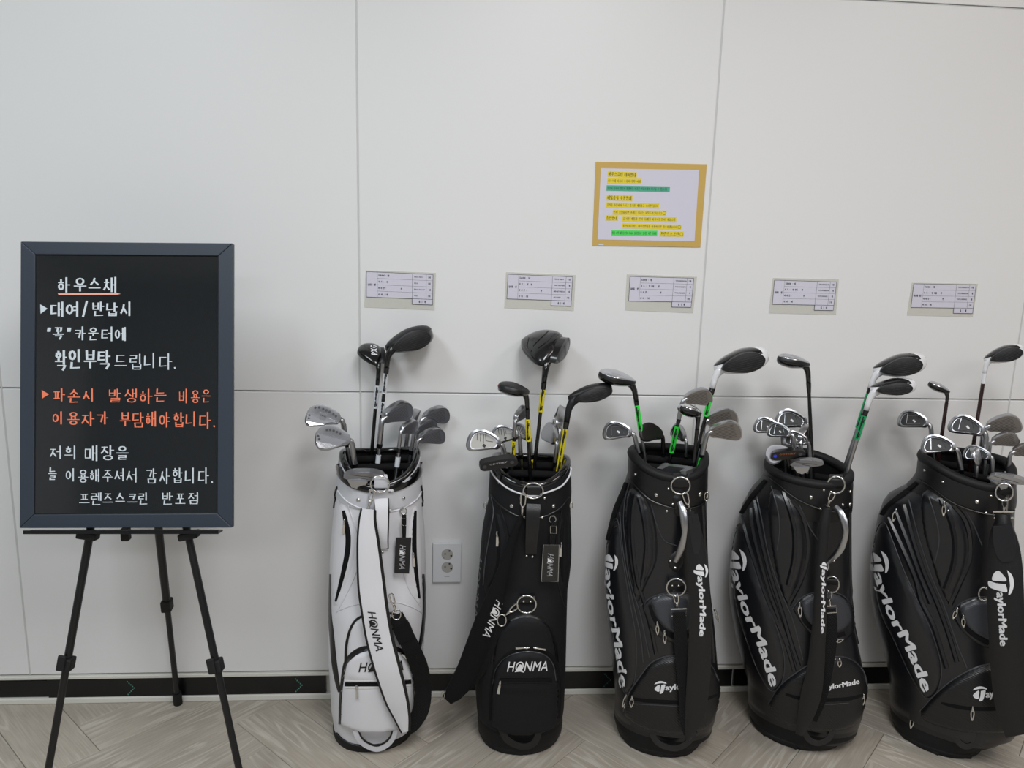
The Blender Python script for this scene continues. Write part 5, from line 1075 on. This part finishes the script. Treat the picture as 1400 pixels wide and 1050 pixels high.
hardware(b, (1143, 663, 12, 11.5), [(1143, 650, 18), (1143, 658, 20), (1143, 667, 16)], [(1053, 638), (1070.7, 654), (1126, 670), (1121, 695.5), (1162, 672), (1152, 690), (1140, 767)], [(1108, 680), (1162, 690)], ((1139, 674), (1131, 692)),
         ([(1142, 692), (1149, 702), (1154, 714), (1156, 729), (1150, 749), (1140, 761), (1131, 769)], [.006, .0095, .0095, .0075, .0085, .008, .005], 'steel', 'carry_handle', [.118, .130, .138, .142, .138, .130, .120]))
b.tab(1137, 788, 800, 15, 'leather_black', .014); b.ring(1137.5, 799, 9.5, 11, .0017, off=.010)
b.clip((1134, 809), (1134, 828), w_=4.5, off=.014)
part('buckle', tube([on_plane(x, y, b.C+b.Fv*.160, b.Fv) for x, y in ((1127, 829), (1143, 828), (1144, 837), (1128, 838))], .0021, 6, True), 'nickel', b.root)
b.hang([(1135, 833, .160, 15), (1137, 855, .162, 16), (1135, 885, .163, 17), (1129, 920, .163, 18), (1121, 955, .160, 18), (1110, 985, .158, 14)], 'webbing', 'strap_webbing', .004, solid=True)
sp = strap(b, [(1131, 696, .142, 13), (1127, 720, .150, 15), (1124, 760, .158, 15), (1122, 800, .165, 17), (1121, 840, .170, 19), (1118, 880, .172, 21), (1115, 915, .174, 24), (1109, 950, .174, 28), (1101, 980, .170, 22), (1092, 1005, .162, 10)])
taylor(b, [(1127.5, 768), (1126.5, 815), (1125.5, 866)], 5.5, 5, 'white_print', sp, tsc=1.7)
K4 = dict(m=('steel', 'face_brown', 'badge_dark'))
club(b, 'hybrid', (1105.5, 524), (1111, 642), (1067.5, 492), 'hybrid with a pale sole standing alone above the heap of irons', -.005, psi=212, shaft='graphite', m=('silver_paint', 'black_gloss', 'white_gloss', 'black_matte'), lie=.30, sc=.95)
club(b, 'driver', (1190, 531), (1152, 650), (1259, 494), 'white driver with a black face, upper of the two with teal-green bands', -.045, psi=6, shaft='steel', tapes=[(538, 585, 'tape_teal')], m=('black_gloss', 'white_gloss', 'black_matte', 'white_gloss'), lie=.44)
club(b, 'fairway', (1184, 561), (1156, 650), (1249, 530), 'white fairway wood with a black face, lower of the two with teal-green bands', .0, psi=6, shaft='steel', tapes=[(567, 601, 'tape_teal')], m=('black_gloss', 'white_gloss', 'black_matte', 'white_gloss'), lie=.34)
club(b, 'iron', (1071, 612), (1074, 650), (1033.5, 582), 'chrome iron with a black badge, farthest left in the heap beside the lone hybrid', -.02, psi=178, style='game', **K4)
club(b, 'iron', (1107, 608), (1110, 650), (1064, 572), 'long chrome iron lying topmost in the heap beside the lone hybrid', -.04, psi=185, style='game', **K4)
club(b, 'iron', (1087, 617), (1090, 650), (1054, 588), 'round-toed chrome iron in the middle of the heap, over the leather rim', .035, psi=165, style='game', **K4)
club(b, 'iron', (1107, 627), (1109, 655), (1080, 600), 'chrome iron tucked under the topmost one, against the hybrid shaft', .005, psi=190, style='game', **K4)
club(b, 'iron', (1097, 630), (1098, 655), (1118, 590), 'chrome iron with its curved neck crossing in front of the hybrid shaft', .02, psi=70, style='cavity', **K4)
club(b, 'putter', (1078, 634), (1084, 690), None, 'grey oval putter with a blue dot, resting on the rim below the iron heap', .07, .06, psi=188, style='oval', m=('steel_dark',), sc=.9)
club(b, 'iron', (1083, 642), (1086, 665), (1043, 620), 'grey wedge lying behind the putter, over the left of the rim', .045, psi=200, style='blade', m=('steel_satin', 'face_grey', 'steel_dark'), lie=.1)
club(b, 'putter', (1103, 645), (1106, 690), None, 'flat brushed blade putter lying across the rim in front of the hybrid shaft', .085, .07, psi=186, style='blade', m=('steel_satin',), sc=.85)

b = tbag((1292, 1036), [(1010, 1228, 1338), (1000, 1222, 1343), (990, 1216, 1352), (984, 1215, 1375), (975, 1214, 1392), (960, 1214, 1402), (940, 1213, 1408), (920, 1208, 1408), (900, 1204, 1404), (880, 1198, 1398), (850, 1191, 1394), (830, 1188, 1392), (800, 1188, 1391), (760, 1191, 1390), (740, 1195, 1390), (720, 1199, 1390), (700, 1206, 1390), (690, 1213, 1390), (675, 1238, 1390), (665, 1248, 1390), (655, 1254, 1389), (620, 1257, 1389)],
         ((1257, 620), (1367, 671)), 'black leather golf bag farthest from the chalkboard, wide black strap in front', cdrop=(.088, .018)); b5 = b
b.patch([(1268, 668), (1292, 684), (1312, 702), (1325, 735), (1325, 768), (1313, 800), (1299, 826), (1284, 800), (1272, 760), (1262, 720), (1260, 680)], .012, 'leather_gloss', 'side_pocket', edge=10)
side_text(b, [(1193, 755), (1200, 722), (1210, 715), (1220, 738), (1236, 780), (1256, 825), (1276, 870), (1287, 912), (1282, 944), (1266, 954), (1246, 925), (1225, 880), (1202, 828)], [(1196, 755), (1203, 784), (1213, 815), (1227, 848), (1243, 877), (1256, 905), (1271, 944)], 13, 15.5)
for i, q in enumerate(([(1214, 708), (1234, 752), (1251, 792), (1259, 822), (1276, 856), (1294, 913)], [(1243, 683), (1257, 736), (1274, 788), (1291, 828), (1308, 879), (1322, 913)], [(1235, 690), (1247, 735), (1262, 780), (1280, 822), (1296, 865), (1308, 905)], [(1303, 690), (1319, 710), (1326, 735), (1325, 767), (1312, 798), (1299, 826)],
          [(1270, 679), (1280, 710), (1284, 740), (1278, 770)], [(1285, 682), (1298, 708), (1305, 740), (1303, 772), (1292, 805)], [(1318, 694), (1332, 720), (1342, 745)], [(1224, 700), (1241, 745), (1258, 790), (1272, 825)])):
    (b.pipe(q, .0017, 'piping_grey', off=.001) if i in (1, 4, 6) else b.pipe(q, .0072, 'leather_gloss', 'padded_ridge', off=-.005))
b.strip([(1254, 660, 4), (1240, 672, 5), (1225, 683, 5), (1212, 694, 4), (1206, 704, 3)], 'fabric_soft', 'side_strap', off=.006)
b.pipe([(1256, 655), (1274, 666), (1295, 682), (1316, 693), (1343, 701), (1365, 703), (1385, 697)], .002, 'piping_black', off=.003)
gp = b.patch([(1300, 840), (1314, 824), (1340, 816), (1368, 819), (1384, 833), (1390, 855), (1382, 878), (1360, 888), (1336, 880), (1314, 862)], .008, 'leather_gloss', 'upper_pocket', edge=6)
b.patch([(1314, 832), (1328, 821), (1352, 818), (1372, 824), (1381, 840), (1381, 858), (1368, 872), (1348, 874), (1328, 862), (1317, 846)], .008, 'panel_grey', 'pocket_panel', parent=gp, edge=8)
b.strip([(1311, 834, 4), (1318, 854, 6), (1332, 868, 7), (1352, 879, 7)], 'fabric_soft', 'zipper', parent=gp, off=.001)
b.pipe([(1300, 840), (1314, 824), (1340, 816), (1368, 819)], .0016, 'piping_grey', parent=gp)
b.puller((1309, 832), (1303, 846), 6); b.puller((1317, 842), (1317.5, 858), 6)
pk = b.patch([(1258, 972), (1280, 948), (1306, 927), (1338, 911), (1370, 906), (1393, 914), (1405, 934), (1406, 955), (1398, 982), (1382, 998), (1350, 1003), (1317, 1001), (1284, 993), (1262, 984)], .014, 'carbon_black', 'front_pocket', edge=9)
b.pipe([(1258, 972), (1280, 948), (1306, 927), (1338, 911), (1370, 906)], .0022, 'piping_grey', 'zipper', pk)
b.strip([(1287, 961, 3), (1307, 966, 5), (1330, 969, 5), (1360, 969, 5), (1395, 964, 4)], 'fabric_soft', 'zipper', parent=pk, off=.001)
b.puller((1330, 967), (1329, 985), 5); b.puller((1249, 979), (1245, 996), 6)
taylor(b, [(1330, 949), (1362, 946), (1400, 942)], 10, 9, 'white_print', pk, tsc=1.6)
b.hang([(1303, 1000, 0.128, 8), (1311, 1015, 0.128, 8), (1322, 1021, 0.123, 8), (1334, 1015, 0.125, 8), (1341, 1001, 0.128, 8)], 'leather_gloss', 'grab_handle', .003)
hardware(b, (1373, 673, 12, 12), [(1373, 660, 18), (1373, 668, 20), (1373, 678, 16)], [(1264, 643), (1289, 659), (1354.5, 678), (1348, 701), (1296, 698)], [(1335, 686)], ((1373, 683), (1372, 700)), None)
b.ring(1345, 812, 7, 9, .0017, off=.010); b.puller((1225, 697), (1221, 713), 6); b.puller((1291, 687), (1290, 706), 6)
part('buckle', tube([on_plane(x, y, b.C+b.Fv*.150, b.Fv) for x, y in ((1358, 700), (1386, 700), (1386, 708), (1359, 708))], .0022, 6, True), 'nickel', b.root)
sp = strap(b, [(1371, 704, .150, 21), (1371, 716, .156, 24), (1371, 735, .160, 38), (1373, 760, .165, 46), (1374, 790, .172, 50), (1375, 830, .180, 51), (1377, 880, .188, 49), (1379, 930, .192, 47), (1383, 970, .192, 42), (1390, 1006, .188, 30)], .014, .010)
b.hang([(1371, 718, .170, 26), (1373, 740, .176, 30), (1376, 758, .181, 26), (1377, 768, .183, 14)], 'leather_gloss', 'strap_tip', .004, parent=sp)
taylor(b, [(1367, 780), (1370, 812), (1372, 845), (1374, 883)], 12, 10.5, 'white_print', sp, tsc=2.3)
K5 = dict(m=('steel', 'face_brown', 'badge_dark'))
club(b, 'driver', (1346, 511), (1326, 640), (1397, 482), 'white driver with a black face on a dark red-brown shaft, highest in its bag', -.04, psi=14, shaft='graphite_brown', m=('black_gloss', 'white_gloss', 'black_matte', 'white_gloss'), lie=.40, ferr='white_gloss')
club(b, 'hybrid', (1294, 552), (1281, 640), (1268, 524), 'small hybrid with a black crown on a dark red-brown shaft', -.03, psi=205, shaft='graphite_brown', m=('silver_paint', 'black_gloss', 'black_gloss', 'black_matte'), lie=.38, sc=.62)
club(b, 'iron', (1275, 607), (1279, 650), (1235, 570), 'iron with a black badge, held out farthest left of the last bag', -.03, psi=172, style='game', **K5)
club(b, 'iron', (1314, 642), (1318, 665), (1263, 610), 'large iron with a black badge lying over the left rim of the last bag', .045, psi=180, style='game', **K5)
club(b, 'iron', (1347, 622), (1345, 660), (1299, 584), 'iron with a black badge standing in front of the driver shaft in the last bag', .0, psi=172, style='game', **K5)
club(b, 'iron', (1357, 648), (1357, 670), (1329, 612), 'rounded iron with a small dark badge, in the middle of the last bag', .02, psi=165, style='game', lie=.3, **K5)
club(b, 'iron', (1333, 652), (1332, 675), (1322, 625), 'narrow pale iron seen edge-on inside the mouth of the last bag', .045, psi=258, style='blade', sc=.85, **K5)
club(b, 'iron', (1342, 613), (1336, 655), (1395, 586), 'iron with a large smooth grey face, above its smaller twin in the last bag', -.05, psi=6, m=('steel', 'face_brown', 'badge_dark'))
club(b, 'iron', (1351, 628), (1346, 662), (1391, 606), 'iron with a smooth grey face, just below the large grey-faced one', -.025, psi=14, m=('steel', 'face_brown', 'badge_dark'))
club(b, 'iron', (1378, 642), (1374, 664), (1412, 615), 'iron cut off by the right edge of the picture', -.02, psi=10, tapes=[(645, 655, 'tape_white')], tick='P', **K5)
club(b, 'putter', (1376, 668), (1374, 700), None, 'flat silver putter resting on the front rim of the last bag', .075, .065, psi=172, style='blade', m=('steel',), sc=.9)
